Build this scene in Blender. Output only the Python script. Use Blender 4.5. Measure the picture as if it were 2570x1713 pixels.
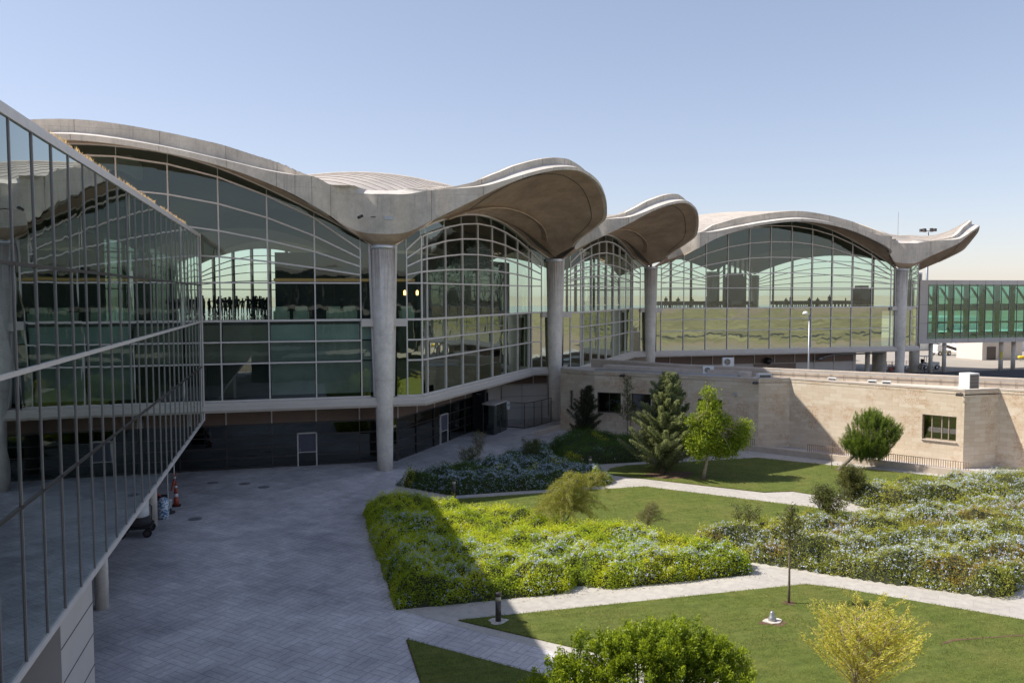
import bpy, math, random
import numpy as np
from mathutils import Vector, Matrix
rng = np.random.default_rng(7)
random.seed(7)
PI = math.pi
scene = bpy.context.scene
for o in list(bpy.data.objects):
    bpy.data.objects.remove(o)
COL = scene.collection

# ------------------------------------------------------------------ camera
CAM = (-5.927, -56.359, 11.924)
cd = bpy.data.cameras.new("camera")
cam = bpy.data.objects.new("camera", cd)
COL.objects.link(cam)
scene.camera = cam
cd.sensor_width = 36.0
cd.lens = 36.0 * 2065.9 / 2570.0
cd.clip_start = 0.1
cd.clip_end = 20000
cam.matrix_world = (Matrix.Translation(CAM) @ Matrix.Rotation(-0.2595, 4, 'Z') @
                    Matrix.Rotation(PI / 2 - 0.0559, 4, 'X') @ Matrix.Rotation(-0.0022, 4, 'Z'))
# ------------------------------------------------------------------ sky and sun
TOSUN = Vector((-0.861, 0.32, 1.0)).normalized()
SUN_EL = math.asin(TOSUN.z)
SUN_AZ = math.atan2(TOSUN.x, TOSUN.y)          # clockwise from +Y
world = bpy.data.worlds.new("World")
scene.world = world
world.use_nodes = True
wn = world.node_tree
bg = wn.nodes['Background']
sky = wn.nodes.new('ShaderNodeTexSky')
sky.sky_type = 'NISHITA'
sky.sun_disc = False
sky.sun_elevation = SUN_EL
sky.sun_rotation = SUN_AZ
sky.altitude = 700
sky.air_density = 1.0
sky.dust_density = 1.0
sky.ozone_density = 3.0
tint = wn.nodes.new('ShaderNodeMix'); tint.data_type = 'RGBA'; tint.blend_type = 'MULTIPLY'; tint.inputs[0].default_value = 1.0
tint.inputs[7].default_value = (1.03, 0.93, 0.935, 1)
gam = wn.nodes.new('ShaderNodeGamma'); gam.inputs[1].default_value = 0.66      # hazy, evenly bright desert sky
wn.links.new(sky.outputs[0], gam.inputs[0]); wn.links.new(gam.outputs[0], tint.inputs[6]); wn.links.new(tint.outputs[2], bg.inputs[0])
bg.inputs[1].default_value = 0.128
sd = bpy.data.lights.new("sun", 'SUN')
sun = bpy.data.objects.new("sun", sd)
COL.objects.link(sun)
sd.energy = 2.75
sd.angle = math.radians(0.53)
sd.color = (1.0, 0.945, 0.86)
sun.rotation_euler = TOSUN.to_track_quat('Z', 'Y').to_euler()
sun.location = (-30, 20, 60)
scene.view_settings.view_transform = 'Standard'
scene.view_settings.look = 'None'
scene.view_settings.exposure = 1.22
scene.view_settings.gamma = 1.0

# ------------------------------------------------------------------ helpers
class MB:
    def __init__(s):
        s.v = []; s.f = []
    def add(s, vs, fs):
        n = len(s.v)
        s.v += [tuple(map(float, p)) for p in vs]
        s.f += [tuple(n + i for i in f) for f in fs]
        return s
    def box(s, x0, x1, y0, y1, z0, z1):
        vs = [(x0, y0, z0), (x1, y0, z0), (x1, y1, z0), (x0, y1, z0), (x0, y0, z1), (x1, y0, z1), (x1, y1, z1), (x0, y1, z1)]
        return s.add(vs, [(0, 3, 2, 1), (4, 5, 6, 7), (0, 1, 5, 4), (1, 2, 6, 5), (2, 3, 7, 6), (3, 0, 4, 7)])
    def beam(s, a, b, w, h, up=(0, 0, 1)):
        """box beam from a to b, w across, h along up"""
        a = Vector(a); b = Vector(b); d = (b - a)
        if d.length < 1e-6: return s
        d.normalize(); up = Vector(up)
        sx = d.cross(up)
        if sx.length < 1e-4: sx = d.cross(Vector((0, 1, 0)))
        sx.normalize(); u = sx.cross(d).normalized()
        vs = []
        for p in (a, b):
            for i, j in ((-1, -1), (1, -1), (1, 1), (-1, 1)):
                vs.append(p + sx * (i * w / 2) + u * (j * h / 2))
        return s.add(vs, [(3, 2, 1, 0), (4, 5, 6, 7), (0, 1, 5, 4), (1, 2, 6, 5), (2, 3, 7, 6), (3, 0, 4, 7)])
    def vbeam(s, a, b, n, w, dep):
        """post from a to b; n = horizontal wall direction (unit), w along wall, dep across"""
        a = Vector(a); b = Vector(b); n = Vector((n[0], n[1], 0)).normalized(); m = Vector((n.y, -n.x, 0))
        vs = []
        for p in (a, b):
            for i, j in ((-1, -1), (1, -1), (1, 1), (-1, 1)):
                vs.append(p + n * (i * w / 2) + m * (j * dep / 2))
        return s.add(vs, [(3, 2, 1, 0), (4, 5, 6, 7), (0, 1, 5, 4), (1, 2, 6, 5), (2, 3, 7, 6), (3, 0, 4, 7)])
    def obox(s, p0, p1, th, z0, z1):
        """wall from p0 to p1 (2D); thickness th to the LEFT of the direction"""
        d = Vector((p1[0] - p0[0], p1[1] - p0[1], 0)).normalized(); n = Vector((-d.y, d.x, 0)) * th
        a = Vector((p0[0], p0[1], 0)); b = Vector((p1[0], p1[1], 0))
        q = [a, b, b + n, a + n]
        vs = [(p.x, p.y, z0) for p in q] + [(p.x, p.y, z1) for p in q]
        return s.add(vs, [(0, 3, 2, 1), (4, 5, 6, 7), (0, 1, 5, 4), (1, 2, 6, 5), (2, 3, 7, 6), (3, 0, 4, 7)])
    def lathe(s, c, prof, n=20, cap=True):
        vs = []; fs = []
        for r, z in prof:
            for i in range(n):
                t = 2 * PI * i / n
                vs.append((c[0] + r * math.cos(t), c[1] + r * math.sin(t), c[2] + z))
        for k in range(len(prof) - 1):
            for i in range(n):
                j = (i + 1) % n
                fs.append((k * n + i, k * n + j, (k + 1) * n + j, (k + 1) * n + i))
        if cap:
            fs.append(tuple(reversed(range(n)))); fs.append(tuple((len(prof) - 1) * n + i for i in range(n)))
        return s.add(vs, fs)
    def tube(s, pts, r, n=6):
        pts = [Vector(p) for p in pts]
        if not hasattr(r, '__len__'): r = [r] * len(pts)
        vs = []; fs = []
        for k, p in enumerate(pts):
            d = (pts[min(k + 1, len(pts) - 1)] - pts[max(k - 1, 0)]).normalized()
            a = d.cross(Vector((0, 0, 1)))
            if a.length < 1e-3: a = d.cross(Vector((1, 0, 0)))
            a.normalize(); b = d.cross(a)
            for i in range(n):
                t = 2 * PI * i / n
                vs.append(p + a * (r[k] * math.cos(t)) + b * (r[k] * math.sin(t)))
        for k in range(len(pts) - 1):
            for i in range(n):
                j = (i + 1) % n
                fs.append((k * n + i, k * n + j, (k + 1) * n + j, (k + 1) * n + i))
        fs.append(tuple(reversed(range(n)))); fs.append(tuple((len(pts) - 1) * n + i for i in range(n)))
        return s.add(vs, fs)
    def grid(s, rows):
        m = len(rows[0]); vs = [p for r in rows for p in r]
        fs = [(k * m + i, k * m + i + 1, (k + 1) * m + i + 1, (k + 1) * m + i) for k in range(len(rows) - 1) for i in range(m - 1)]
        return s.add(vs, fs)
    def poly(s, pts, z0, z1=None):
        n = len(pts)
        if z1 is None:
            return s.add([(p[0], p[1], z0) for p in pts], [tuple(range(n))])
        vs = [(p[0], p[1], z0) for p in pts] + [(p[0], p[1], z1) for p in pts]
        fs = [tuple(reversed(range(n))), tuple(range(n, 2 * n))] + [(i, (i + 1) % n, n + (i + 1) % n, n + i) for i in range(n)]
        return s.add(vs, fs)
    def sweep(s, pts, prof, closed_prof=True):
        """sweep profile [(off,z)] along 2D polyline; off positive = right-hand side of travel"""
        n = len(pts); rows = []
        for k in range(n):
            p = Vector((pts[k][0], pts[k][1]))
            d0 = Vector((pts[k][0] - pts[k - 1][0], pts[k][1] - pts[k - 1][1])) if k > 0 else None
            d1 = Vector((pts[k + 1][0] - p.x, pts[k + 1][1] - p.y)) if k < n - 1 else None
            if d0 is None: d0 = d1
            if d1 is None: d1 = d0
            d0 = d0.normalized(); d1 = d1.normalized()
            n0 = Vector((d0.y, -d0.x)); n1 = Vector((d1.y, -d1.x))
            m = (n0 + n1).normalized(); m = m / max(0.35, m.dot(n0))
            rows.append([(p.x + m.x * o_, p.y + m.y * o_, z_) for o_, z_ in prof] + ([(p.x + m.x * prof[0][0], p.y + m.y * prof[0][0], prof[0][1])] if closed_prof else []))
        s.grid(rows)
        if closed_prof:
            k = len(prof)
            s.add(rows[0][:k], [tuple(range(k))]); s.add(rows[-1][:k], [tuple(reversed(range(k)))])
        return s
    def build(s, name, mat, parent=None, smooth=False, uv=False, bevel=0):
        me = bpy.data.meshes.new(name)
        me.from_pydata(s.v, [], s.f)
        me.validate()
        o = bpy.data.objects.new(name, me)
        COL.objects.link(o)
        if mat: me.materials.append(mat)
        if smooth:
            me.polygons.foreach_set('use_smooth', [True] * len(me.polygons))
        if uv: boxuv(me)
        if parent is not None: par(o, parent)
        if bevel:
            b = o.modifiers.new('bevel', 'BEVEL'); b.width = bevel; b.segments = 2; b.limit_method = 'ANGLE'
        return o

def boxuv(me):
    me.update()
    uvl = me.uv_layers.new(name='UVMap')
    for p in me.polygons:
        n = p.normal
        if abs(n.z) > 0.7: t = Vector((1, 0, 0)); b = Vector((0, 1, 0))
        else:
            t = Vector((-n.y, n.x, 0)).normalized(); b = Vector((0, 0, 1))
        for li in p.loop_indices:
            co = me.vertices[me.loops[li].vertex_index].co
            uvl.data[li].uv = (co.dot(t), co.dot(b))

def par(o, parent):
    o.parent = parent
    # meshes keep world coordinates: only an Empty's own offset has to be undone
    o.matrix_parent_inverse = Matrix.Translation(-parent.location) if parent.type == 'EMPTY' else Matrix.Identity(4)

def thing(name, label, cat, loc=(0, 0, 0), group=None):
    o = bpy.data.objects.new(name, None); COL.objects.link(o)
    o.location = loc; o.empty_display_size = 0.3
    o['label'] = label; o['category'] = cat
    if group: o['group'] = group
    return o
def tag(o, label, cat, group=None):
    o['label'] = label; o['category'] = cat
    if group: o['group'] = group
    return o
def struct(o):
    o['kind'] = 'structure'; return o
def dup(root, loc, label=None, rz=0.0, sc=1.0):
    """copy of a thing with copies of its parts; parent inverse kept, so children follow"""
    r = root.copy(); COL.objects.link(r)
    r.location = loc; r.rotation_euler = (0, 0, rz); r.scale = (sc, sc, sc)
    if label: r['label'] = label
    for ch in root.children:
        c = ch.copy(); COL.objects.link(c); c.parent = r
        for g in ch.children:
            d = g.copy(); COL.objects.link(d); d.parent = c
    return r

def lerp(a, b, t): return a + (b - a) * t
def interp(x, tab):
    xs = [t[0] for t in tab]; ys = [t[1] for t in tab]
    return float(np.interp(x, xs, ys))
def sinterp(x, tab):
    """smooth (Catmull-Rom) interpolation of a table"""
    n = len(tab)
    if x <= tab[0][0]: return tab[0][1]
    if x >= tab[-1][0]: return tab[-1][1]
    for i in range(n - 1):
        if tab[i][0] <= x <= tab[i + 1][0]: break
    x0, y0 = tab[i]; x1, y1 = tab[i + 1]
    m0 = (y1 - tab[i - 1][1]) / (x1 - tab[i - 1][0]) if i > 0 else (y1 - y0) / (x1 - x0)
    m1 = (tab[i + 2][1] - y0) / (tab[i + 2][0] - x0) if i + 2 < n else 0.0
    h = x1 - x0; t = (x - x0) / h
    return (2*t**3 - 3*t*t + 1)*y0 + (t**3 - 2*t*t + t)*h*m0 + (-2*t**3 + 3*t*t)*y1 + (t**3 - t*t)*h*m1

# ------------------------------------------------------------------ materials
def newmat(name):
    m = bpy.data.materials.new(name); m.use_nodes = True
    nt = m.node_tree; b = nt.nodes['Principled BSDF']
    return m, nt, b
def N(nt, t, **kw):
    n = nt.nodes.new(t)
    for k, v in kw.items():
        if k.startswith('i_'): n.inputs[k[2:].replace('_', ' ')].default_value = v
        else: setattr(n, k, v)
    return n
def L(nt, a, b): nt.links.new(a, b)
def coords(nt, kind='Object', scale=(1, 1, 1), rot=0.0):
    tc = N(nt, 'ShaderNodeTexCoord'); mp = N(nt, 'ShaderNodeMapping')
    mp.inputs['Scale'].default_value = scale; mp.inputs['Rotation'].default_value = (0, 0, rot)
    L(nt, tc.outputs[kind], mp.inputs[0]); return mp.outputs[0]
def noise(nt, co, scale, detail=4, rough=0.6):
    n = N(nt, 'ShaderNodeTexNoise'); n.inputs['Scale'].default_value = scale
    n.inputs['Detail'].default_value = detail; n.inputs['Roughness'].default_value = rough
    if co is not None: L(nt, co, n.inputs['Vector'])
    return n.outputs['Fac']
def ramp(nt, fac, stops):
    r = N(nt, 'ShaderNodeValToRGB')
    while len(r.color_ramp.elements) < len(stops): r.color_ramp.elements.new(0.5)
    for e, (p, c) in zip(r.color_ramp.elements, stops):
        e.position = p; e.color = (*c, 1) if len(c) == 3 else c
    L(nt, fac, r.inputs[0]); return r.outputs[0]
def mixc(nt, f, a, b, mode='MIX'):
    m = N(nt, 'ShaderNodeMix', data_type='RGBA', blend_type=mode)
    if hasattr(f, 'node'): L(nt, f, m.inputs[0])
    else: m.inputs[0].default_value = f
    for i, x in ((6, a), (7, b)):
        if hasattr(x, 'node'): L(nt, x, m.inputs[i])
        else: m.inputs[i].default_value = (*x, 1)
    return m.outputs[2]
def bump(nt, h, b, strength=0.3, dist=0.02):
    n = N(nt, 'ShaderNodeBump'); n.inputs['Strength'].default_value = strength; n.inputs['Distance'].default_value = dist
    L(nt, h, n.inputs['Height']); L(nt, n.outputs[0], b.inputs['Normal'])
def simple(name, col, rough=0.6, metal=0.0, var=0.12, sc=3.0, bs=0.0):
    m, nt, b = newmat(name)
    co = coords(nt); f = noise(nt, co, sc, 5)
    c = ramp(nt, f, [(0.3, tuple(x * (1 - var) for x in col)), (0.7, tuple(min(1, x * (1 + var)) for x in col))])
    L(nt, c, b.inputs['Base Color']); b.inputs['Roughness'].default_value = rough; b.inputs['Metallic'].default_value = metal
    if bs: bump(nt, noise(nt, co, sc * 8, 3), b, bs, 0.01)
    return m

def concrete(name, base, stain, streak=0.5, drip=None):
    m, nt, b = newmat(name)
    co = coords(nt)
    big = noise(nt, co, 0.45, 7, 0.74); mid = noise(nt, co, 1.7, 6, 0.72); fine = noise(nt, co, 11, 4, 0.7)
    st = noise(nt, coords(nt, scale=(3.4, 3.4, 0.20)), 1.3, 6, 0.75)
    c = ramp(nt, big, [(0.34, tuple(x * 0.62 for x in base)), (0.62, tuple(x * 1.06 for x in base))])
    sf = ramp(nt, st, [(0.52, (0, 0, 0)), (0.66, (streak,) * 3)])
    gate = ramp(nt, noise(nt, co, 0.6, 3, 0.6), [(0.42, (0.15,) * 3), (0.62, (1, 1, 1))])
    c = mixc(nt, mixc(nt, 1.0, sf, gate, 'MULTIPLY'), c, stain)
    c = mixc(nt, ramp(nt, mid, [(0.60, (0, 0, 0)), (0.74, (0.45,) * 3)]), c, tuple(x * 0.6 for x in base))
    c = mixc(nt, 0.22, c, ramp(nt, fine, [(0.3, tuple(x * 0.6 for x in base)), (0.7, tuple(x * 1.2 for x in base))]))
    if drip:      # rust-brown run-off below the steel collars, fading down the shaft
        s0 = N(nt, 'ShaderNodeSeparateXYZ'); L(nt, co, s0.inputs[0])
        mr = N(nt, 'ShaderNodeMapRange'); L(nt, s0.outputs[2], mr.inputs[0]); mr.inputs[1].default_value = 10.5; mr.inputs[2].default_value = 15.0
        dn = noise(nt, coords(nt, scale=(5, 5, 0.12)), 1.6, 5, 0.7)
        md = N(nt, 'ShaderNodeMath', operation='MULTIPLY'); L(nt, mr.outputs[0], md.inputs[0]); L(nt, ramp(nt, dn, [(0.40, (0, 0, 0)), (0.60, (0.8,) * 3)]), md.inputs[1])
        c = mixc(nt, md.outputs[0], c, drip)
    # shutter-board lines, one every 0.62 m of height
    sx = N(nt, 'ShaderNodeSeparateXYZ'); L(nt, co, sx.inputs[0])
    mo = N(nt, 'ShaderNodeMath', operation='PINGPONG'); L(nt, sx.outputs[2], mo.inputs[0]); mo.inputs[1].default_value = 1.55
    lt = N(nt, 'ShaderNodeMath', operation='LESS_THAN'); L(nt, mo.outputs[0], lt.inputs[0]); lt.inputs[1].default_value = 0.018
    ml = N(nt, 'ShaderNodeMath', operation='MULTIPLY'); L(nt, lt.outputs[0], ml.inputs[0]); ml.inputs[1].default_value = 0.35
    c = mixc(nt, ml.outputs[0], c, tuple(x * 0.5 for x in base))
    L(nt, c, b.inputs['Base Color']); b.inputs['Roughness'].default_value = 0.85
    bump(nt, mid, b, 0.25, 0.03)
    return m
M = {}
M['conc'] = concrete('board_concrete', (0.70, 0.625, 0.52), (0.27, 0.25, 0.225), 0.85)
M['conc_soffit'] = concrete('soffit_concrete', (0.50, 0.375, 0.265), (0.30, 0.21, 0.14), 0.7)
M['conc_ledge'] = concrete('ledge_concrete', (0.72, 0.66, 0.59), (0.42, 0.38, 0.34), 0.4)
M['conc_col'] = concrete('column_concrete', (0.88, 0.79, 0.67), (0.42, 0.34, 0.26), 0.55, drip=(0.26, 0.19, 0.15))
M['alu'] = simple('frame_aluminium', (0.74, 0.67, 0.62), 0.45, 0.1, 0.06)
M['alu_mid'] = simple('wing_mullion', (0.30, 0.27, 0.255), 0.45, 0.2, 0.06)
M['alu_dark'] = simple('bronze_frame', (0.10, 0.085, 0.08), 0.4, 0.5, 0.1)
M['clad'] = simple('cladding_panel', (0.68, 0.61, 0.545), 0.5, 0.05, 0.05, 0.6)
M['collar'] = simple('steel_collar', (0.72, 0.72, 0.74), 0.35, 0.6, 0.04)
M['dark'] = simple('dark_interior', (0.045, 0.042, 0.042), 0.7)
M['darkpanel'] = simple('dark_panel', (0.02, 0.02, 0.024), 0.35)
M['inner'] = simple('interior_panel', (0.11, 0.115, 0.095), 0.8, 0, 0.1, 0.3)
M['inner2'] = simple('interior_ceiling', (0.16, 0.145, 0.12), 0.85, 0, 0.1, 0.3)
M['floor'] = simple('terrazzo_floor', (0.22, 0.21, 0.20), 0.12, 0, 0.08, 2)
M['white'] = simple('white_paint', (0.78, 0.77, 0.73), 0.5, 0, 0.05)
M['steel'] = simple('galvanised_steel', (0.42, 0.43, 0.44), 0.4, 0.7, 0.1)
M['black'] = simple('black_rubber', (0.02, 0.02, 0.02), 0.6)
M['orange'] = simple('orange_plastic', (0.42, 0.075, 0.035), 0.45, 0, 0.1)
M['yellow'] = simple('yellow_paint', (0.75, 0.55, 0.03), 0.45)
M['soil'] = simple('bare_soil', (0.13, 0.075, 0.045), 0.95, 0, 0.35, 4, 0.4)
M['asphalt'] = simple('apron_asphalt', (0.055, 0.057, 0.065), 0.9, 0, 0.25, 0.4, 0.2)
M['apron'] = simple('apron_concrete', (0.36, 0.32, 0.27), 0.9, 0, 0.1, 0.15, 0.1)
M['desert'] = simple('desert_ground', (0.36, 0.29, 0.21), 0.95, 0, 0.25, 0.01)
M['field'] = simple('dry_field', (0.31, 0.28, 0.15), 0.95, 0, 0.45, 0.05, 0.3)
M['darkglass'] = simple('dark_tinted_glass', (0.03, 0.04, 0.04), 0.05)
M['cover'] = simple('cast_cover', (0.19, 0.185, 0.20), 0.7)
M['bark'] = simple('bark', (0.20, 0.16, 0.12), 0.9, 0, 0.35, 14, 0.6)
M['bark_pale'] = simple('pale_bark', (0.36, 0.29, 0.22), 0.9, 0, 0.3, 14, 0.5)
M['stone_cap'] = simple('stone_coping', (0.58, 0.50, 0.42), 0.8, 0, 0.1, 2)
M['roofscreed'] = simple('roof_screed', (0.60, 0.54, 0.46), 0.9, 0, 0.12, 1.0)
M['skirt'] = simple('plinth_render', (0.50, 0.42, 0.34), 0.9, 0, 0.12, 1.5, 0.1)
M['person'] = simple('dark_silhouette', (0.035, 0.035, 0.04), 0.8, 0, 0.3, 2)  # near-black on skin and clothes alike: backlit silhouette put into the colour
M['chair'] = simple('cream_upholstery', (0.62, 0.58, 0.50), 0.7)
M['blind'] = simple('door_blind', (0.10, 0.10, 0.13), 0.7)
M['redcar'] = simple('red_paint', (0.45, 0.02, 0.02), 0.25)

def metal_roof():
    m, nt, b = newmat('standing_seam_roof')
    co = coords(nt); f = noise(nt, co, 0.7, 4)
    L(nt, ramp(nt, f, [(0.3, (0.50, 0.45, 0.40)), (0.7, (0.60, 0.54, 0.48))]), b.inputs['Base Color'])
    b.inputs['Roughness'].default_value = 0.5; b.inputs['Metallic'].default_value = 0.25
    return m
M['roof'] = metal_roof()

def glass(name, tint=(0.60, 0.78, 0.64), refl=0.24, wav=0.035, gcol=(0.86, 0.93, 0.87), sc=0.9):
    m = bpy.data.materials.new(name); m.use_nodes = True; nt = m.node_tree
    nt.nodes.remove(nt.nodes['Principled BSDF']); out = nt.nodes['Material Output']
    co = coords(nt, scale=(1, 1, 0.55))
    h = noise(nt, co, sc, 1.5, 0.5)
    bn = N(nt, 'ShaderNodeBump'); bn.inputs['Strength'].default_value = 1.0; bn.inputs['Distance'].default_value = wav
    L(nt, h, bn.inputs['Height'])
    gl = N(nt, 'ShaderNodeBsdfGlossy'); gl.inputs['Roughness'].default_value = 0.012; gl.inputs['Color'].default_value = (*gcol, 1)
    L(nt, bn.outputs[0], gl.inputs['Normal'])
    tr = N(nt, 'ShaderNodeBsdfTransparent'); tr.inputs[0].default_value = (*tint, 1)
    fr = N(nt, 'ShaderNodeFresnel'); fr.inputs['IOR'].default_value = 1.5
    ma = N(nt, 'ShaderNodeMath', operation='MULTIPLY_ADD', use_clamp=True)
    L(nt, fr.outputs[0], ma.inputs[0]); ma.inputs[1].default_value = 1.1; ma.inputs[2].default_value = refl
    mx = N(nt, 'ShaderNodeMixShader'); L(nt, ma.outputs[0], mx.inputs[0]); L(nt, tr.outputs[0], mx.inputs[1]); L(nt, gl.outputs[0], mx.inputs[2])
    L(nt, mx.outputs[0], out.inputs[0])
    return m
M['glass'] = glass('curtain_glass', tint=(0.64, 0.84, 0.74), refl=0.05, wav=0.010)
M['glass_board'] = glass('boarded_glass', tint=(0.80, 0.88, 0.82), refl=0.10, wav=0.004, gcol=(0.8, 0.9, 0.86), sc=0.7)
M['glass_low'] = glass('spandrel_glass', tint=(0.30, 0.38, 0.30), refl=0.40, wav=0.007, gcol=(0.82, 0.90, 0.76), sc=0.7)
M['glass_wing'] = glass('wing_glass', tint=(0.34, 0.46, 0.42), refl=0.28, wav=0.004, gcol=(0.88, 0.96, 0.93), sc=0.8)
M['glass_dark'] = glass('storefront_glass', tint=(0.14, 0.18, 0.18), refl=0.08, wav=0.004)
M['glass_green'] = glass('green_glass', tint=(0.15, 0.44, 0.33), refl=0.14, wav=0.01, gcol=(0.6, 0.85, 0.75))
M['glass_mid'] = glass('window_glass', tint=(0.30, 0.30, 0.26), refl=0.20, wav=0.003, gcol=(0.85, 0.84, 0.80))
M['glass_clear'] = glass('clear_glass', tint=(0.86, 0.9, 0.9), refl=0.04, wav=0.0)

def stone():
    m, nt, b = newmat('jerusalem_stone')
    uvn = N(nt, 'ShaderNodeTexCoord'); uv = uvn.outputs['UV']
    br = N(nt, 'ShaderNodeTexBrick'); L(nt, uv, br.inputs['Vector'])
    br.inputs['Scale'].default_value = 1.0; br.inputs['Brick Width'].default_value = 0.9; br.inputs['Row Height'].default_value = 0.30
    br.inputs['Mortar Size'].default_value = 0.005; br.inputs['Mortar Smooth'].default_value = 0.3; br.inputs['Bias'].default_value = -0.2
    br.inputs['Color1'].default_value = (0.66, 0.54, 0.395, 1); br.inputs['Color2'].default_value = (0.80, 0.70, 0.555, 1)
    br.inputs['Mortar'].default_value = (0.54, 0.44, 0.335, 1); br.offset = 0.5
    st = noise(nt, uv, 0.55, 6, 0.72)
    sf = ramp(nt, st, [(0.50, (0, 0, 0)), (0.60, (1, 1, 1))])
    fine = noise(nt, uv, 9, 5, 0.75)
    fs = ramp(nt, fine, [(0.46, (0.1, 0.1, 0.1)), (0.56, (1, 1, 1))])
    f2 = mixc(nt, 1.0, sf, fs, 'MULTIPLY')
    c = mixc(nt, f2, br.outputs['Color'], (0.44, 0.23, 0.10))
    c = mixc(nt, 0.3, c, ramp(nt, fine, [(0.3, (0.50, 0.40, 0.29)), (0.7, (0.74, 0.63, 0.49))]))
    L(nt, c, b.inputs['Base Color']); b.inputs['Roughness'].default_value = 0.9
    mh = N(nt, 'ShaderNodeMath', operation='SUBTRACT'); L(nt, fine, mh.inputs[0]); L(nt, br.outputs['Fac'], mh.inputs[1])
    bump(nt, mh.outputs[0], b, 0.6, 0.03)
    return m
M['stone'] = stone()

def paver(name, c1, c2, joint, bw, rh, rot, size=1.0, mort=0.008, big=0.35):
    m, nt, b = newmat(name)
    co = coords(nt, rot=rot)
    br = N(nt, 'ShaderNodeTexBrick'); L(nt, co, br.inputs['Vector'])
    br.inputs['Scale'].default_value = size; br.inputs['Brick Width'].default_value = bw; br.inputs['Row Height'].default_value = rh
    br.inputs['Mortar Size'].default_value = mort; br.inputs['Bias'].default_value = 0.0; br.inputs['Mortar Smooth'].default_value = 0.2
    br.inputs['Color1'].default_value = (*c1, 1); br.inputs['Color2'].default_value = (*c2, 1); br.inputs['Mortar'].default_value = (*joint, 1)
    # large herringbone-like weave: two directions of slabs in squares
    n1 = noise(nt, co, 0.22, 5, 0.6); n2 = noise(nt, co, 3.0, 5, 0.65)
    c = mixc(nt, 1.0, br.outputs['Color'], ramp(nt, n1, [(0.3, (1 - big,) * 3), (0.7, (1.0,) * 3)]), 'MULTIPLY')
    c = mixc(nt, 1.0, c, ramp(nt, n2, [(0.3, (0.78, 0.78, 0.80)), (0.65, (1.0, 1.0, 1.0))]), 'MULTIPLY')
    L(nt, c, b.inputs['Base Color']); b.inputs['Roughness'].default_value = 0.75
    mh = N(nt, 'ShaderNodeMath', operation='SUBTRACT'); L(nt, n2, mh.inputs[0]); L(nt, br.outputs['Fac'], mh.inputs[1])
    bump(nt, mh.outputs[0], b, 0.25, 0.01)
    return m
def weave_paver(name):
    """square bays of three slabs, alternately turned: a basket weave laid on the 45 degree grid"""
    m, nt, b = newmat(name)
    cs = []
    for r in (45, 135):
        co = coords(nt, rot=math.radians(r)); br = N(nt, 'ShaderNodeTexBrick'); L(nt, co, br.inputs['Vector'])
        br.offset = 0.0; br.inputs['Scale'].default_value = 1; br.inputs['Brick Width'].default_value = 0.9; br.inputs['Row Height'].default_value = 0.3
        br.inputs['Mortar Size'].default_value = 0.013; br.inputs['Mortar Smooth'].default_value = 0.4
        br.inputs['Color1'].default_value = (0.70, 0.665, 0.655, 1); br.inputs['Color2'].default_value = (0.80, 0.76, 0.74, 1); br.inputs['Mortar'].default_value = (0.36, 0.34, 0.345, 1)
        cs.append((co, br))
    ck = N(nt, 'ShaderNodeTexChecker'); ck.inputs['Scale'].default_value = 1 / 0.9; L(nt, cs[0][0], ck.inputs['Vector'])
    c = mixc(nt, ck.outputs['Fac'], cs[0][1].outputs['Color'], cs[1][1].outputs['Color'])
    co = coords(nt)
    big = noise(nt, co, 0.13, 7, 0.68); med = noise(nt, co, 0.9, 7, 0.75); fine = noise(nt, co, 9, 4, 0.7)
    c = mixc(nt, 1.0, c, ramp(nt, big, [(0.36, (0.58, 0.59, 0.61)), (0.60, (1.0, 1.0, 1.0))]), 'MULTIPLY')
    c = mixc(nt, 1.0, c, ramp(nt, med, [(0.32, (0.70, 0.70, 0.72)), (0.58, (1.0, 1.0, 1.0))]), 'MULTIPLY')
    c = mixc(nt, 1.0, c, ramp(nt, fine, [(0.3, (0.82, 0.82, 0.84)), (0.65, (1.0, 1.0, 1.0))]), 'MULTIPLY')
    L(nt, c, b.inputs['Base Color']); L(nt, ramp(nt, med, [(0.3, (0.55,) * 3), (0.7, (0.85,) * 3)]), b.inputs['Roughness'])
    bump(nt, fine, b, 0.2, 0.01)
    return m
M['plaza'] = weave_paver('plaza_pavers')
M['path'] = paver('path_slabs', (0.52, 0.48, 0.425), (0.57, 0.53, 0.47), (0.38, 0.35, 0.30), 1.2, 0.6, math.radians(45), 1.0, 0.006, 0.15)

def lawn_mat():
    m, nt, b = newmat('mown_grass')
    co = coords(nt)
    f = noise(nt, co, 22, 5, 0.75); g = noise(nt, co, 0.45, 4, 0.6)
    st = noise(nt, coords(nt, scale=(0.35, 2.2, 1), rot=0.12), 2.0, 3, 0.6)
    c = ramp(nt, f, [(0.25, (0.05, 0.075, 0.014)), (0.5, (0.13, 0.165, 0.034)), (0.78, (0.25, 0.28, 0.07))])
    c = mixc(nt, ramp(nt, g, [(0.42, (0, 0, 0)), (0.75, (0.6,) * 3)]), c, (0.22, 0.20, 0.06))
    w2 = noise(nt, coords(nt), 2.6, 6, 0.8)
    c = mixc(nt, 1.0, c, ramp(nt, w2, [(0.32, (0.62, 0.66, 0.6)), (0.55, (1.0, 1.0, 1.0))]), 'MULTIPLY')
    c = mixc(nt, 1.0, c, ramp(nt, st, [(0.3, (0.72, 0.76, 0.7)), (0.7, (1.08, 1.05, 1.0))]), 'MULTIPLY')
    L(nt, c, b.inputs['Base Color']); b.inputs['Roughness'].default_value = 0.85
    b.inputs['Specular IOR Level'].default_value = 0.2
    bump(nt, f, b, 0.9, 0.04)
    return m
M['lawn'] = lawn_mat()

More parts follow.
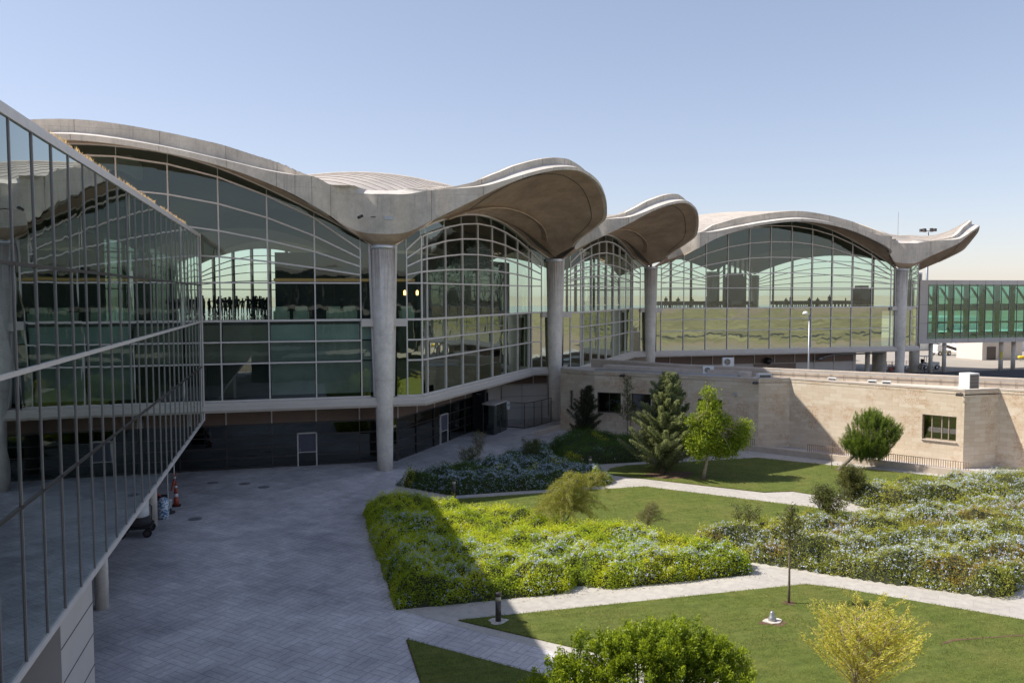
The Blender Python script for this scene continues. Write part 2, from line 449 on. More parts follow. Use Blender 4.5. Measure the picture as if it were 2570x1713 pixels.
def leaf_mat(name, trans=0.4, rough=0.5):
    m = bpy.data.materials.new(name); m.use_nodes = True; nt = m.node_tree
    b = nt.nodes['Principled BSDF']; out = nt.nodes['Material Output']
    at = N(nt, 'ShaderNodeAttribute'); at.attribute_name = 'col'
    L(nt, at.outputs['Color'], b.inputs['Base Color']); b.inputs['Roughness'].default_value = rough
    b.inputs['Specular IOR Level'].default_value = 0.35
    tl = N(nt, 'ShaderNodeBsdfTranslucent')
    br = mixc(nt, 1.0, at.outputs['Color'], (1.45, 1.35, 0.7), 'MULTIPLY')
    L(nt, br, tl.inputs[0])
    mx = N(nt, 'ShaderNodeMixShader'); mx.inputs[0].default_value = trans
    L(nt, b.outputs[0], mx.inputs[1]); L(nt, tl.outputs[0], mx.inputs[2]); L(nt, mx.outputs[0], out.inputs[0])
    return m
M['leaf'] = leaf_mat('leaf_foliage', 0.46)
M['petal'] = leaf_mat('plumbago_petal', 0.25, 0.7)
M['shade'] = simple('hedge_inner_shade', (0.035, 0.04, 0.015), 0.9, 0, 0.4, 5)  # dark colour stands in for the shade inside the hedges

def leaves(name, c, size, mat, col, parent=None, aspect=0.5, dirs=None, jit=0.3, flat=0.0):
    """c (N,3) centres; one rhombic leaf each; col (N,3) base colours"""
    n = len(c)
    if dirs is None:
        a = rng.normal(size=(n, 3))
    else:
        a = dirs / (np.linalg.norm(dirs, axis=1, keepdims=True) + 1e-9) + rng.normal(size=(n, 3)) * jit
    a[:, 2] *= (1 - flat)
    a /= np.linalg.norm(a, axis=1, keepdims=True) + 1e-9
    r = rng.normal(size=(n, 3))
    if flat: r[:, 2] *= (1 - flat)
    b = np.cross(a, r); b /= np.linalg.norm(b, axis=1, keepdims=True) + 1e-9
    if flat:  # keep leaf faces mostly upward
        b = np.cross(np.cross(a, b) * 0 + np.array([0, 0, 1.0]) + rng.normal(size=(n, 3)) * (1 - flat), a); b /= np.linalg.norm(b, axis=1, keepdims=True) + 1e-9
    s = (size * rng.uniform(0.65, 1.35, n))[:, None]
    A = a * s * 0.5; B = b * s * 0.5 * aspect
    nn = np.cross(a, b) * s * 0.10
    v = np.empty((n, 4, 3), dtype=np.float32)
    v[:, 0] = c - A; v[:, 1] = c + B + nn - A * 0.1; v[:, 2] = c + A; v[:, 3] = c - B + nn - A * 0.1
    me = bpy.data.meshes.new(name)
    me.vertices.add(4 * n); me.loops.add(4 * n); me.polygons.add(n)
    me.vertices.foreach_set('co', v.reshape(-1))
    me.loops.foreach_set('vertex_index', np.arange(4 * n, dtype=np.int32))
    me.polygons.foreach_set('loop_start', np.arange(0, 4 * n, 4, dtype=np.int32))
    try: me.polygons.foreach_set('loop_total', np.full(n, 4, dtype=np.int32))
    except Exception: pass
    me.update(calc_edges=True)
    at = me.attributes.new('col', 'FLOAT_COLOR', 'FACE')
    cc = np.ones((n, 4), dtype=np.float32); cc[:, :3] = col
    at.data.foreach_set('color', cc.reshape(-1))
    me.materials.append(mat)
    o = bpy.data.objects.new(name, me); COL.objects.link(o)
    if parent is not None: par(o, parent)
    return o

def vnoise(p, sc, seed):
    """cheap smooth pseudo-noise 0..1 for arrays of 2D/3D points"""
    r = np.random.default_rng(seed); out = np.zeros(len(p))
    for k in range(7):
        d = r.normal(size=p.shape[1]); d /= np.linalg.norm(d)
        w = r.uniform(0.5, 1.8); out += np.sin(p @ d * w * 2 * PI / sc + r.uniform(0, 6.28)) / w
    s = out.std() + 1e-6
    return np.clip(0.5 + out / (s * 4), 0, 1)
def pick(cols, t):
    """piecewise-linear palette, t in 0..1"""
    cols = np.array(cols); k = t * (len(cols) - 1); i = np.clip(k.astype(int), 0, len(cols) - 2); f = (k - i)[:, None]
    return cols[i] * (1 - f) + cols[i + 1] * f

# ================================================================== GROUND
m = MB(); m.poly([(-4000, -3000), (6000, -3000), (6000, 9000), (-4000, 9000)], -0.03); struct(m.build('ground', M['desert']))
m = MB(); m.poly([(21, 16), (52, -22), (60, -45), (330, -45), (330, 330), (-60, 330), (-60, 38), (21, 38)], -0.02); struct(m.build('apron', M['apron']))
m = MB(); m.poly([(36, 33), (66, 4), (150, 4), (150, 49.6), (98, 49.0), (84, 49.4), (80, 53), (36, 53)], -0.012); struct(m.build('road', M['asphalt']))
m = MB(); m.poly([(-40, -75), (55, -75), (55, -22), (30, 5), (21, 20), (-40, 38)], 0.0); struct(m.build('plaza', M['plaza']))
m = MB(); m.poly([(72, -420), (420, -420), (420, -52), (72, -60)], -0.015); struct(m.build('field', M['field']))
m = MB(); m.poly([(60, -92), (420, -84), (420, -76), (60, -84)], -0.008); struct(m.build('road', M['asphalt']))
# garden path sheet (light slabs) under lawns and beds
m = MB(); m.poly([(-0.2, -27.9), (-2.4, -25.4), (-2.4, -10.6), (0.3, -5.1), (3.0, -8.45), (3.2, -9.6), (12.2, -2.1), (16, 5.5), (19, 8), (24, 2.5), (28.0, -1.2), (30.9, -4.9), (33, -8), (35.9, -12), (42, -22), (42, -75), (20, -75), (2.3, -38), (2.3, -30.6)], 0.006)
struct(m.build('path', M['path']))
def lawn(pts):
    m = MB(); m.poly(pts, -0.05, 0.045); struct(m.build('lawn', M['lawn']))
    e = MB(); n = len(pts)
    cx = sum(p[0] for p in pts) / n; cy = sum(p[1] for p in pts) / n
    e.poly([(cx + (p[0] - cx) * 1.0 + 0.04 * np.sign(p[0] - cx), cy + (p[1] - cy) * 1.0 + 0.04 * np.sign(p[1] - cy)) for p in pts], 0.014)
    struct(e.build('soil', M['soil']))
lawn([(-2.3, -28.4), (6.0, -36.9), (12, -43), (12, -60), (-2.3, -60)])
lawn([(-0.25, -27.22), (14.3, -27.27), (15.2, -27.9), (20.5, -33.4), (30, -43), (30, -60), (15, -60), (15, -42.5), (6.2, -33.7)])
lawn([(0.9, -9.45), (15.0, -9.45), (18.2, -12.7), (24.5, -19.2), (24.4, -20.4), (12.8, -20.6), (11.2, -22.4), (9, -21)])
lawn([(14.0, -5.55), (15.0, -3.9), (16.5, -3.25), (26.7, -3.3), (30.0, -6.8), (35.8, -13.2), (33.5, -14.8), (24.4, -14.8), (23.2, -12.95), (21.4, -12.75)])
m = MB()
a = np.linspace(0, 2 * PI, 14, endpoint=False)
m.poly([(18.0 + 1.7 * math.cos(t) * (1 + 0.2 * math.sin(3 * t)), -7.0 + 1.1 * math.sin(t)) for t in a], 0.055); struct(m.build('soil', M['soil']))
# worn line and bare patches in the front lawn
m = MB(); L_ = [(15.2, -33.6), (15.9, -33.45), (16.9, -33.55), (18.3, -33.7), (19.7, -34.0), (21.2, -34.3)]
m.poly([(x, y - .035 - .03 * (i % 2)) for i, (x, y) in enumerate(L_)] + [(x, y + .03 + .035 * (i % 3 == 1)) for i, (x, y) in reversed(list(enumerate(L_)))], 0.052); struct(m.build('soil', M['soil']))
for cx, cy, r_ in ((12.4, -28.95, .26), (10.8, -30.4, .48), (19.6, -8.5, .3), (29.8, -8.5, .32)):
    m = MB(); m.poly([(cx + r_ * math.cos(t) * (1 + .3 * math.sin(3 * t + cx)), cy + r_ * .8 * math.sin(t) * (1 + .25 * math.cos(4 * t))) for t in np.linspace(0, 2 * PI, 18, endpoint=False)], 0.051); struct(m.build('soil', M['soil']))
# manhole covers
for i, (x, y, lb) in enumerate([(-11.1, -1.1, 'round drain cover in the paving nearest the dark storefront corner'), (-9.1, -1.9, 'small drain cover set in the paving, middle one of three'), (-7.9, -3.2, 'dark drain cover in the paving nearest the front column'), (-11.2, -9.9, 'drain cover in the paving beside the traffic cone')]):
    m = MB(); m.lathe((x, y, 0), [(0.36, 0.0), (0.36, 0.008), (0.31, 0.012)], 18); m.lathe((x, y, 0.012), [(0.3, 0), (0.3, 0.003)], 18)
    tag(m.build('drain_cover', M['cover']), lb, 'drain cover', 'drain covers in the plaza')

# ================================================================== TERMINAL
T = thing('terminal_building', 'long glazed terminal with tapering concrete columns and wavy shell roof', 'terminal', (0, 0, 0))
COLS = [(-36, 0), (0, 0), (18, 18), (36, 36), (72, 36), (90, 54)]
INNER = [(-18, 18), (0, 36), (18, 54), (-36, 36), (-18, 54), (54, 54), (36, 72), (72, 72)]
def column(x, y, wall=True):
    m = MB(); m.lathe((x, y, 0), [(0.53, 0), (0.545, 1.0), (0.79, 15.05)], 32)
    c = m.build('column', M['conc_col'], T, True)
    m = MB(); m.lathe((x, y, 15.05), [(0.815, 0), (0.815, 0.3)], 32); m.build('collar', M['collar'], c, True)
    return c
for x, y in COLS: column(x, y)
for x, y in INNER: column(x, y)

# --- canopy ribbon (fascia) nodes: (x, y, z_top, z_bottom)
ST = [(4.7, 3.55, 19.3, 17.55), (5.7, 3.62, 19.33, 18.1), (6.8, 3.5, 19.48, 18.6), (9.67, 3.6, 20.05, 19.62), (13.36, 4.05, 20.69, 20.37), (18.0, 4.2, 21.12, 20.80)]
DG = [(1.32, 3.08, 18.94, 16.91), (2.67, 6.38, 19.17, 18.54), (5.72, 7.67, 20.19, 19.93), (8.85, 8.40, 21.03, 20.79), (12.13, 8.66, 21.47, 21.23), (12.73, 8.66, 21.50, 21.26)]
R2 = math.sqrt(0.5)
def st_pt(ox, oy, u, off): return (ox + u, oy - off)
def dg_pt(ox, oy, w, off): return (ox + (w + off) * R2, oy + (w - off) * R2)
DG = [(w, o_, zt, zb) for w, o_, zt, zb in DG]
# (w, off) above were measured as projections, convert J0..J3 directly
DGX = [(3.11, -1.40, 18.94, 16.91), (4.8, -2.14, 19.02, 17.75), (6.4, -2.6, 19.17, 18.54), (8.0, -2.1, 19.66, 19.33), (9.47, -1.38, 20.19, 19.95), (12.2, 0.31, 21.03, 20.80), (14.68, 2.47, 21.47, 21.23)]
def diag_nodes(ox, oy):
    a = [(ox + x, oy + y, zt, zb) for x, y, zt, zb in DGX]
    tip = [(ox + 15.12, oy + 2.88, 21.5, 21.26)]
    b = [(ox + 18 - y, oy + 18 - x, zt, zb) for x, y, zt, zb in reversed(DGX)]
    return a + tip + b
def st_nodes(ox, oy):
    a = [(ox + u, oy - o_, zt, zb) for u, o_, zt, zb in ST]
    b = [(ox + 36 - u, oy - o_, zt, zb) for u, o_, zt, zb in reversed(ST[:-1])]
    return a + b
def cap_sd(ox, oy):   # straight bay arrives from the left, diagonal bay leaves; the face folds in, noses out, folds in again
    T_ = [(-3.5, -1.95, 19.02, 17.02), (-2.6, -1.0, 18.85, 16.55), (-1.8, -0.72, 18.72, 16.22), (-1.15, -0.92, 18.64, 16.06), (-0.55, -1.22, 18.6, 16.0), (0.0, -1.40, 18.6, 15.98), (0.6, -1.40, 18.6, 16.0), (1.3, -1.18, 18.64, 16.1), (1.9, -1.05, 18.74, 16.3), (2.45, -1.14, 18.84, 16.58)]
    return [(ox + x, oy + y, a, b_) for x, y, a, b_ in T_]
def cap_dd(ox, oy):
    return [(ox + 1.35, oy - 1.95, 18.7, 16.35), (ox + 1.55, oy - 1.55, 18.62, 16.15), (ox + 1.95, oy - 1.35, 18.7, 16.35)]
def cap_ds(ox, oy):
    return [(ox + 1.15, oy - 2.2, 18.7, 16.4), (ox + 1.5, oy - 1.75, 18.65, 16.2), (ox + 2.4, oy - 1.85, 18.8, 16.45), (ox + 3.5, oy - 2.6, 19.0, 16.9)]
SEG = {'L': st_nodes(-36, 0), 'c1': cap_sd(0, 0), 'd1': diag_nodes(0, 0), 'c2': cap_dd(18, 18), 'd2': diag_nodes(18, 18),
       'c3': cap_ds(36, 36), 'R': st_nodes(36, 36), 'c4': cap_sd(72, 36), 'd3': diag_nodes(72, 36)}
ORDER = ['L', 'c1', 'd1', 'c2', 'd2', 'c3', 'R', 'c4', 'd3']
nodes = []; owner = []
for k in ORDER:
    for p in SEG[k]: nodes.append(Vector((p[0], p[1], p[2], p[3]))); owner.append(k)
def crom(P, i, t):
    p0 = P[max(i - 1, 0)]; p1 = P[i]; p2 = P[i + 1]; p3 = P[min(i + 2, len(P) - 1)]
    # centripetal-ish: clamp tangents by local spacing
    d1 = (p2 - p1); l1 = d1.length; l0 = max((p1 - p0).length, 1e-6); l2 = max((p3 - p2).length, 1e-6)
    m1 = ((p2 - p1) * (l0 / (l0 + l1)) + (p1 - p0) * (l1 / l0) * (l1 / (l0 + l1))) if i > 0 else d1
    m2 = ((p2 - p1) * (l2 / (l2 + l1)) + (p3 - p2) * (l1 / l2) * (l1 / (l2 + l1))) if i + 2 < len(P) else d1
    return (2*t**3 - 3*t*t + 1)*p1 + (t**3 - 2*t*t + t)*m1 + (-2*t**3 + 3*t*t)*p2 + (t**3 - t*t)*m2
RB = []; RBO = []
for i in range(len(nodes) - 1):
    for s in range(6):
        RB.append(crom(nodes, i, s / 6)); RBO.append(owner[i])
RB.append(nodes[-1]); RBO.append(owner[-1])
def nrm(P, i):
    a = P[max(i - 1, 0)]; b = P[min(i + 1, len(P) - 1)]
    d = Vector((b[0] - a[0], b[1] - a[1])).normalized(); return Vector((d.y, -d.x))
def seg_idx(k):
    idx = [i for i, o_ in enumerate(RBO) if o_ == k]
    return list(range(idx[0], min(idx[-1] + 2, len(RB))))
ORG = {'L': (-36, 0), 'R': (36, 36), 'd1': (0, 0), 'd2': (18, 18), 'd3': (72, 36)}
def upz(k, i):
    """upstand: (set-back, rise of ledge, height) by position along a canopy"""
    p = RB[i]; ox, oy = ORG[k]
    if k in ('L', 'R'):
        u = min(p[0] - ox, ox + 36 - p[0])
        return (interp(u, [(4.7, 0.15), (5.7, 0.55), (7, 0.95), (18, 0.95)]), interp(u, [(4.7, 0.0), (7, 0.2), (18, 0.28)]), interp(u, [(4.7, 0.02), (5.7, 0.27), (7, 0.60), (10, 0.84), (13.4, 0.78), (18, 0.74)]))
    w = ((p[0] - ox) + (p[1] - oy)) * R2; w = min(w, 25.456 - w)
    return (interp(w, [(1.3, 0.2), (2.7, 0.5), (5.7, 0.9), (12.7, 1.0)]), interp(w, [(1.3, 0.0), (2.7, 0.16), (5.7, 0.25), (12.7, 0.28)]), interp(w, [(1.3, 0.02), (2.7, 0.38), (5.7, 0.45), (12.7, 0.46)]))

def arch_st(ox, oy, n=36):
    G = [(0.9, 15.36), (1.5, 15.85), (4.46, 17.46), (7.49, 18.92), (10.48, 20.13), (13.53, 20.94), (16.6, 21.25), (18, 21.3)]
    pts = []
    for i in range(n + 1):
        u = lerp(0.75, 35.25, i / n); pts.append(Vector((ox + u, oy + 0.24, sinterp(min(u, 36 - u), G) if min(u, 36 - u) > 0.9 else 15.3)))
    return pts
K1 = (2.6, 0.1); K2 = (15.8, 18.4)
DD = Vector((K2[0] - K1[0], K2[1] - K1[1])); DLEN = DD.length; DD.normalize()
DTOP = [(0, 18.30), (1.5, 18.27), (4.2, 18.03), (7.1, 17.52), (9.4, 17.02), (11.36, 16.55)]
def dgeo(s):
    """plan position on diagonal bay by signed distance s from its middle"""
    c = Vector(((K1[0] + K2[0]) / 2, (K1[1] + K2[1]) / 2)); h = DLEN / 2
    if s < -h: return Vector((K1[0] - (-h - s), K1[1]))
    if s > h: return Vector((K2[0] + (s - h), K2[1]))
    return c + DD * s
def dtopz(s):
    a = abs(s); h = DLEN / 2
    return sinterp(a, DTOP) if a <= h else lerp(16.55, 15.3, (a - h) / 1.75)
def arch_dg(ox, oy, n=36):
    h = DLEN / 2 + 1.75; pts = []
    for i in range(n + 1):
        s = lerp(-h, h, i / n); p = dgeo(s); pts.append(Vector((ox + p.x, oy + p.y, dtopz(s))))
    return pts

def resample(pts, n):
    d = [0]
    for i in range(len(pts) - 1): d.append(d[-1] + (pts[i + 1] - pts[i]).length)
    out = []
    for k in range(n):
        t = d[-1] * k / (n - 1); j = 0
        while j < len(d) - 2 and d[j + 1] < t: j += 1
        f = (t - d[j]) / max(d[j + 1] - d[j], 1e-9); out.append(pts[j].lerp(pts[j + 1], f))
    return out

def canopy(k, arch, ox, oy, back):
    """one shell bay: fascia+ledge+upstand (edge beam), soffit, metal roof"""
    idx = seg_idx(k)
    r0, r1, r2, r3, r4, r5 = [], [], [], [], [], []
    for i in idx:
        p = RB[i]; n = nrm(RB, i); sb, rise, h = upz(k, i)
        b = Vector((p[0], p[1], p[3])); t = Vector((p[0], p[1], p[2]))
        r0.append(b + Vector((-n.x, -n.y, 0)) * 0.28); r1.append(b); r2.append(t)
        q = Vector((p[0] - n.x * sb, p[1] - n.y * sb, p[2] + rise)); r3.append(q)
        r4.append(q + Vector((0, 0, h))); r5.append(q + Vector((-n.x * 0.35, -n.y * 0.35, h + 0.03)))
    eb = MB()
    # split the edge beam visibly at its cast joints
    m = MB(); m.grid([r0, r1]); m.grid([r1, r2]); eb_o = m.build('edge_beam', M['conc'], T, False)
    m = MB(); m.grid([r2, r3]); m.build('ledge', M['conc_ledge'], eb_o, True)
    m = MB(); m.grid([r3, r4]); m.build('upstand', M['conc'], eb_o, False)
    m = MB(); m.grid([r4, r5]); m.build('upstand_cap', M['conc_ledge'], eb_o, True)
    # joints: thin dark grooves proud of the face
    per = 6; js = [j for j in range(0, len(idx), per)]
    if k[0] == 'd': js = [0, 12, 24, 30, 36, 48, 54, 60, 72, len(idx) - 1]
    for j in js:
        if 0 <= j < len(idx):
            n = nrm(RB, idx[j]); o_ = Vector((n.x, n.y, 0)) * 0.004; m = MB()
            m.vbeam(r1[j] + o_, r2[j] + o_, (n.y, -n.x), 0.022, 0.012)
            m.vbeam(r3[j] + o_, r4[j] + o_, (n.y, -n.x), 0.022, 0.012)
            m.build('cast_joint', M['bark'], eb_o)
    # soffit: loft from arch (inner) to ribbon bottom, bulged
    n = 40
    outer = resample(r0, n); inner = resample([Vector(p) for p in arch], n)
    outer = [p + Vector((0, 0, 0.0)) for p in outer]
    rows = []; K = 8
    for a in range(K + 1):
        f = a / K; row = []
        for i in range(n):
            p = inner[i].lerp(outer[i], f)
            e = math.sin(PI * i / (n - 1)); p.z += 0.55 * math.sin(PI * f) * e - 0.0
            row.append(p)
        rows.append(row)
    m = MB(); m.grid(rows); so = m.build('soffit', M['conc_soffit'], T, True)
    # shadow-gap lines cast in the soffit
    m = MB()
    for fr, wd in ((0.86, 0.03),):
        ln = []
        for i in range(2, n - 2):
            p = inner[i].lerp(outer[i], fr); e = math.sin(PI * i / (n - 1)); p.z += 0.55 * math.sin(PI * fr) * e - 0.02; ln.append(p)
        m.tube(ln, 0.025, 4)
    for ii in (n // 2 - 7,):
        ln = []
        for a in range(K + 1):
            p = rows[a][ii].copy(); p.z -= 0.01; ln.append(p)
        m.tube(ln, 0.03, 4)
    m.build('soffit_joint', M['dark'], so)
    if k[0] == 'd':      # hanging rib and recess on the far half of each leaf
        m = MB(); lnr = []
        for i in range(8, n - 4):
            f = lerp(0.06, 0.27, min(1, (i - 8) / 22)); p = inner[i].lerp(outer[i], f); e = math.sin(PI * i / (n - 1)); p.z += 0.55 * math.sin(PI * f) * e - 0.06; lnr.append(p)
        for a, b in zip(lnr[:-1], lnr[1:]): m.beam(a, b, 0.60, 0.10, (0.25, -0.25, 1))
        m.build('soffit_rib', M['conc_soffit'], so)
    # inner arch beam following the glass head
    m = MB()
    for i in range(len(arch) - 1):
        a, b = arch[i], arch[i + 1]
        m.beam(a + Vector((0, 0, 0.06)), b + Vector((0, 0, 0.06)), 0.34, 0.16)
    m.build('arch_trim', M['clad'], so)
    # roof covering: from upstand to back polyline
    n = 60
    A = resample(r5, n); B = resample([Vector(p) for p in back], n)
    rows = []; K = 10
    for a in range(K + 1):
        f = a / K; row = []
        for i in range(n):
            p = A[i].lerp(B[i], f); p.z += (1.0 if k == 'R' else 0.3 if k == 'L' else -0.9) * math.sin(PI * f) * (0.15 + 0.85 * math.sin(PI * i / (n - 1)))
            row.append(p)
        rows.append(row)
    m = MB(); m.grid(rows); rf = m.build('metal_roof', M['roof'], T, True)
    m = MB()
    for i in range(1, n - 1, 1):
        m.tube([rows[a][i] + Vector((0, 0, 0.03)) for a in range(K + 1)], 0.035, 3)
    m.build('roof_seam', M['roof'], rf)
    return rows

def celltop(cx, cy, x, y):
    p = ((x - cx) + (y - cy)) / 18.0; q = ((x - cx) - (y - cy)) / 18.0
    f = lambda t: 1 - min(1, abs(t) / 0.84) ** 2.6
    return 18.55 + 1.85 * f(p) + 1.85 * f(q) - 0.5 * (1 - f(p)) * (1 - f(q))
def line3(cx, cy, pts, n=12, dz=0):
    out = []
    for a, b in zip(pts[:-1], pts[1:]):
        for i in range(n):
            x = lerp(a[0], b[0], i / n); y = lerp(a[1], b[1], i / n); out.append(Vector((x, y, celltop(cx, cy, x, y) + dz)))
    x, y = pts[-1]; out.append(Vector((x, y, celltop(cx, cy, x, y) + dz))); return out
canopy('L', arch_st(-36, 0), -36, 0, line3(-18, 0, [(-35, 1), (-18, 18), (-1, 1)]))
canopy('d1', arch_dg(0, 0), 0, 0, line3(0, 18, [(1, 1), (17, 17)]))
canopy('d2', arch_dg(18, 18), 18, 18, line3(18, 36, [(19, 19), (35, 35)]))
canopy('R', arch_st(36, 36), 36, 36, line3(54, 36, [(37, 37), (54, 54), (71, 37)], dz=1.3))
canopy('d3', arch_dg(72, 36), 72, 36, line3(72, 54, [(73, 37), (89, 53)]))

# --- capitals: fascia ribbon in front, concrete flare from collar
def capital(k, x, y):
    idx = seg_idx(k); idx = [max(idx[0] - 4, 0)] * 0 + idx
    f0 = [Vector((RB[i][0], RB[i][1], RB[i][3])) for i in idx]; f1 = [Vector((RB[i][0], RB[i][1], RB[i][2])) for i in idx]
    f2 = [Vector((x, y, 19.05)).lerp(p, 0.55) + Vector((0, 0, 0.1)) for p in f1]
    m = MB(); m.grid([f0, f1]); c = m.build('capital', M['conc'], T, True)
    m = MB(); m.grid([f1, f2]); m.build('capital_top', M['conc_ledge'], c, True)
    # flare
    n = len(f0); rows = []
    cen = Vector((x, y, 15.38))
    a0 = math.atan2(f0[0].y - y, f0[0].x - x); a1 = math.atan2(f0[-1].y - y, f0[-1].x - x)
    if a1 < a0: a1 += 2 * PI
    ring = []
    for i in range(n):
        an = math.atan2(f0[i].y - y, f0[i].x - x)
        ring.append(Vector((x + 0.82 * math.cos(an), y + 0.82 * math.sin(an), 15.36)))
    for a in range(7):
        f = a / 6; row = []
        for i in range(n):
            p = ring[i].lerp(f0[i], f); p.z -= 0.12 * math.sin(PI * f); row.append(p)
        rows.append(row)
    m = MB(); m.grid(rows)
    # side webs down the glass line
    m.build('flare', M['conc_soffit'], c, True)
    # inner flare behind the glass line
    return c
for k, (x, y) in (('c1', (0, 0)), ('c2', (18, 18)), ('c3', (36, 36)), ('c4', (72, 36))): capital(k, x, y)

# --- full-cell domes and interior shell ceilings
def cell(cx, cy, kind='full', roof=True):
    n = 20; rows = []; rc = []
    for i in range(n + 1):
        rr = []; cc = []
        for j in range(n + 1):
            p = -1 + 2 * i / n; q = -1 + 2 * j / n
            x = cx + (p + q) * 9; y = cy + (p - q) * 9
            if kind == 'half' : y = max(y, cy + 0.3)
            rr.append(Vector((x, y, celltop(cx, cy, x, y))))
            P = ((x - cx) + (y - cy)) / 18; Q = ((x - cx) - (y - cy)) / 18
            cc.append(Vector((x, y, 15.45 + 2.95 * (1 - P * P) + 2.95 * (1 - Q * Q))))
        rows.append(rr); rc.append(cc)
    if roof:
        m = MB(); m.grid(rows); r = m.build('dome_roof', M['roof'], T, True)
        m = MB()
        for i in range(0, n * 2 + 1):
            ln = []
            for j in range(n + 1):
                p = -1 + i / n; q = -1 + 2 * j / n; x = cx + (p + q) * 9; y = cy + (p - q) * 9
                ln.append(Vector((x, y, celltop(cx, cy, x, y) + 0.03)))
            m.tube(ln, 0.035, 3)
        m.build('roof_seam', M['roof'], r)
    m = MB(); m.grid(rc); m.build('ceiling_shell', M['inner2'], T, True)
for c in [(0, 18), (18, 36), (-18, 36), (0, 54), (36, 54), (72, 54), (54, 72), (-36, 18), (18, 72)]: cell(*c)
cell(-18, 0, 'half', False); cell(54, 36, 'half', False)
# light roof fillers along valleys between capitals and domes (parapet gutters)
# --- curtain walls
BAND = [5.11, 7.5, 8.9, 10.295, 12.78]
ZF = [5.11, 7.5, 8.9, 10.295, 12.78]
S_T = {1: [(1.5, 15.02), (4.46, 17.03), (7.5, 18.45), (10.5, 19.56), (13.5, 20.27), (16.5, 20.62), (18, 20.66)],
       2: [(1.5, 14.44), (4.46, 15.87), (7.5, 17.03), (10.5, 17.85), (13.5, 18.36), (16.5, 18.6), (18, 18.62)],
       3: [(1.5, 13.88), (4.46, 14.84), (7.5, 15.56), (10.5, 16.12), (13.5, 16.5), (16.5, 16.65), (18, 16.66)],
       4: [(1.5, 13.32), (4.46, 13.77), (7.5, 14.17), (10.5, 14.45), (13.5, 14.61), (16.5, 14.7), (18, 14.7)]}
D_T = {1: [(0, 17.62), (1.5, 17.61), (4.5, 17.34), (7.5, 16.86), (10.5, 16.17), (11.36, 15.95)],
       2: [(0, 16.42), (1.5, 16.4), (4.5, 16.22), (7.5, 15.88), (10.5, 15.34), (11.36, 15.13)],
       3: [(0, 15.17), (1.5, 15.16), (4.5, 15.05), (7.5, 14.8), (10.5, 14.48), (11.36, 14.36)],
       4: [(0, 13.98), (1.5, 13.97), (4.5, 13.9), (7.5, 13.79), (10.5, 13.61), (11.36, 13.55)]}
D_E = {1: 15.03, 2: 14.45, 3: 13.9, 4: 13.34}
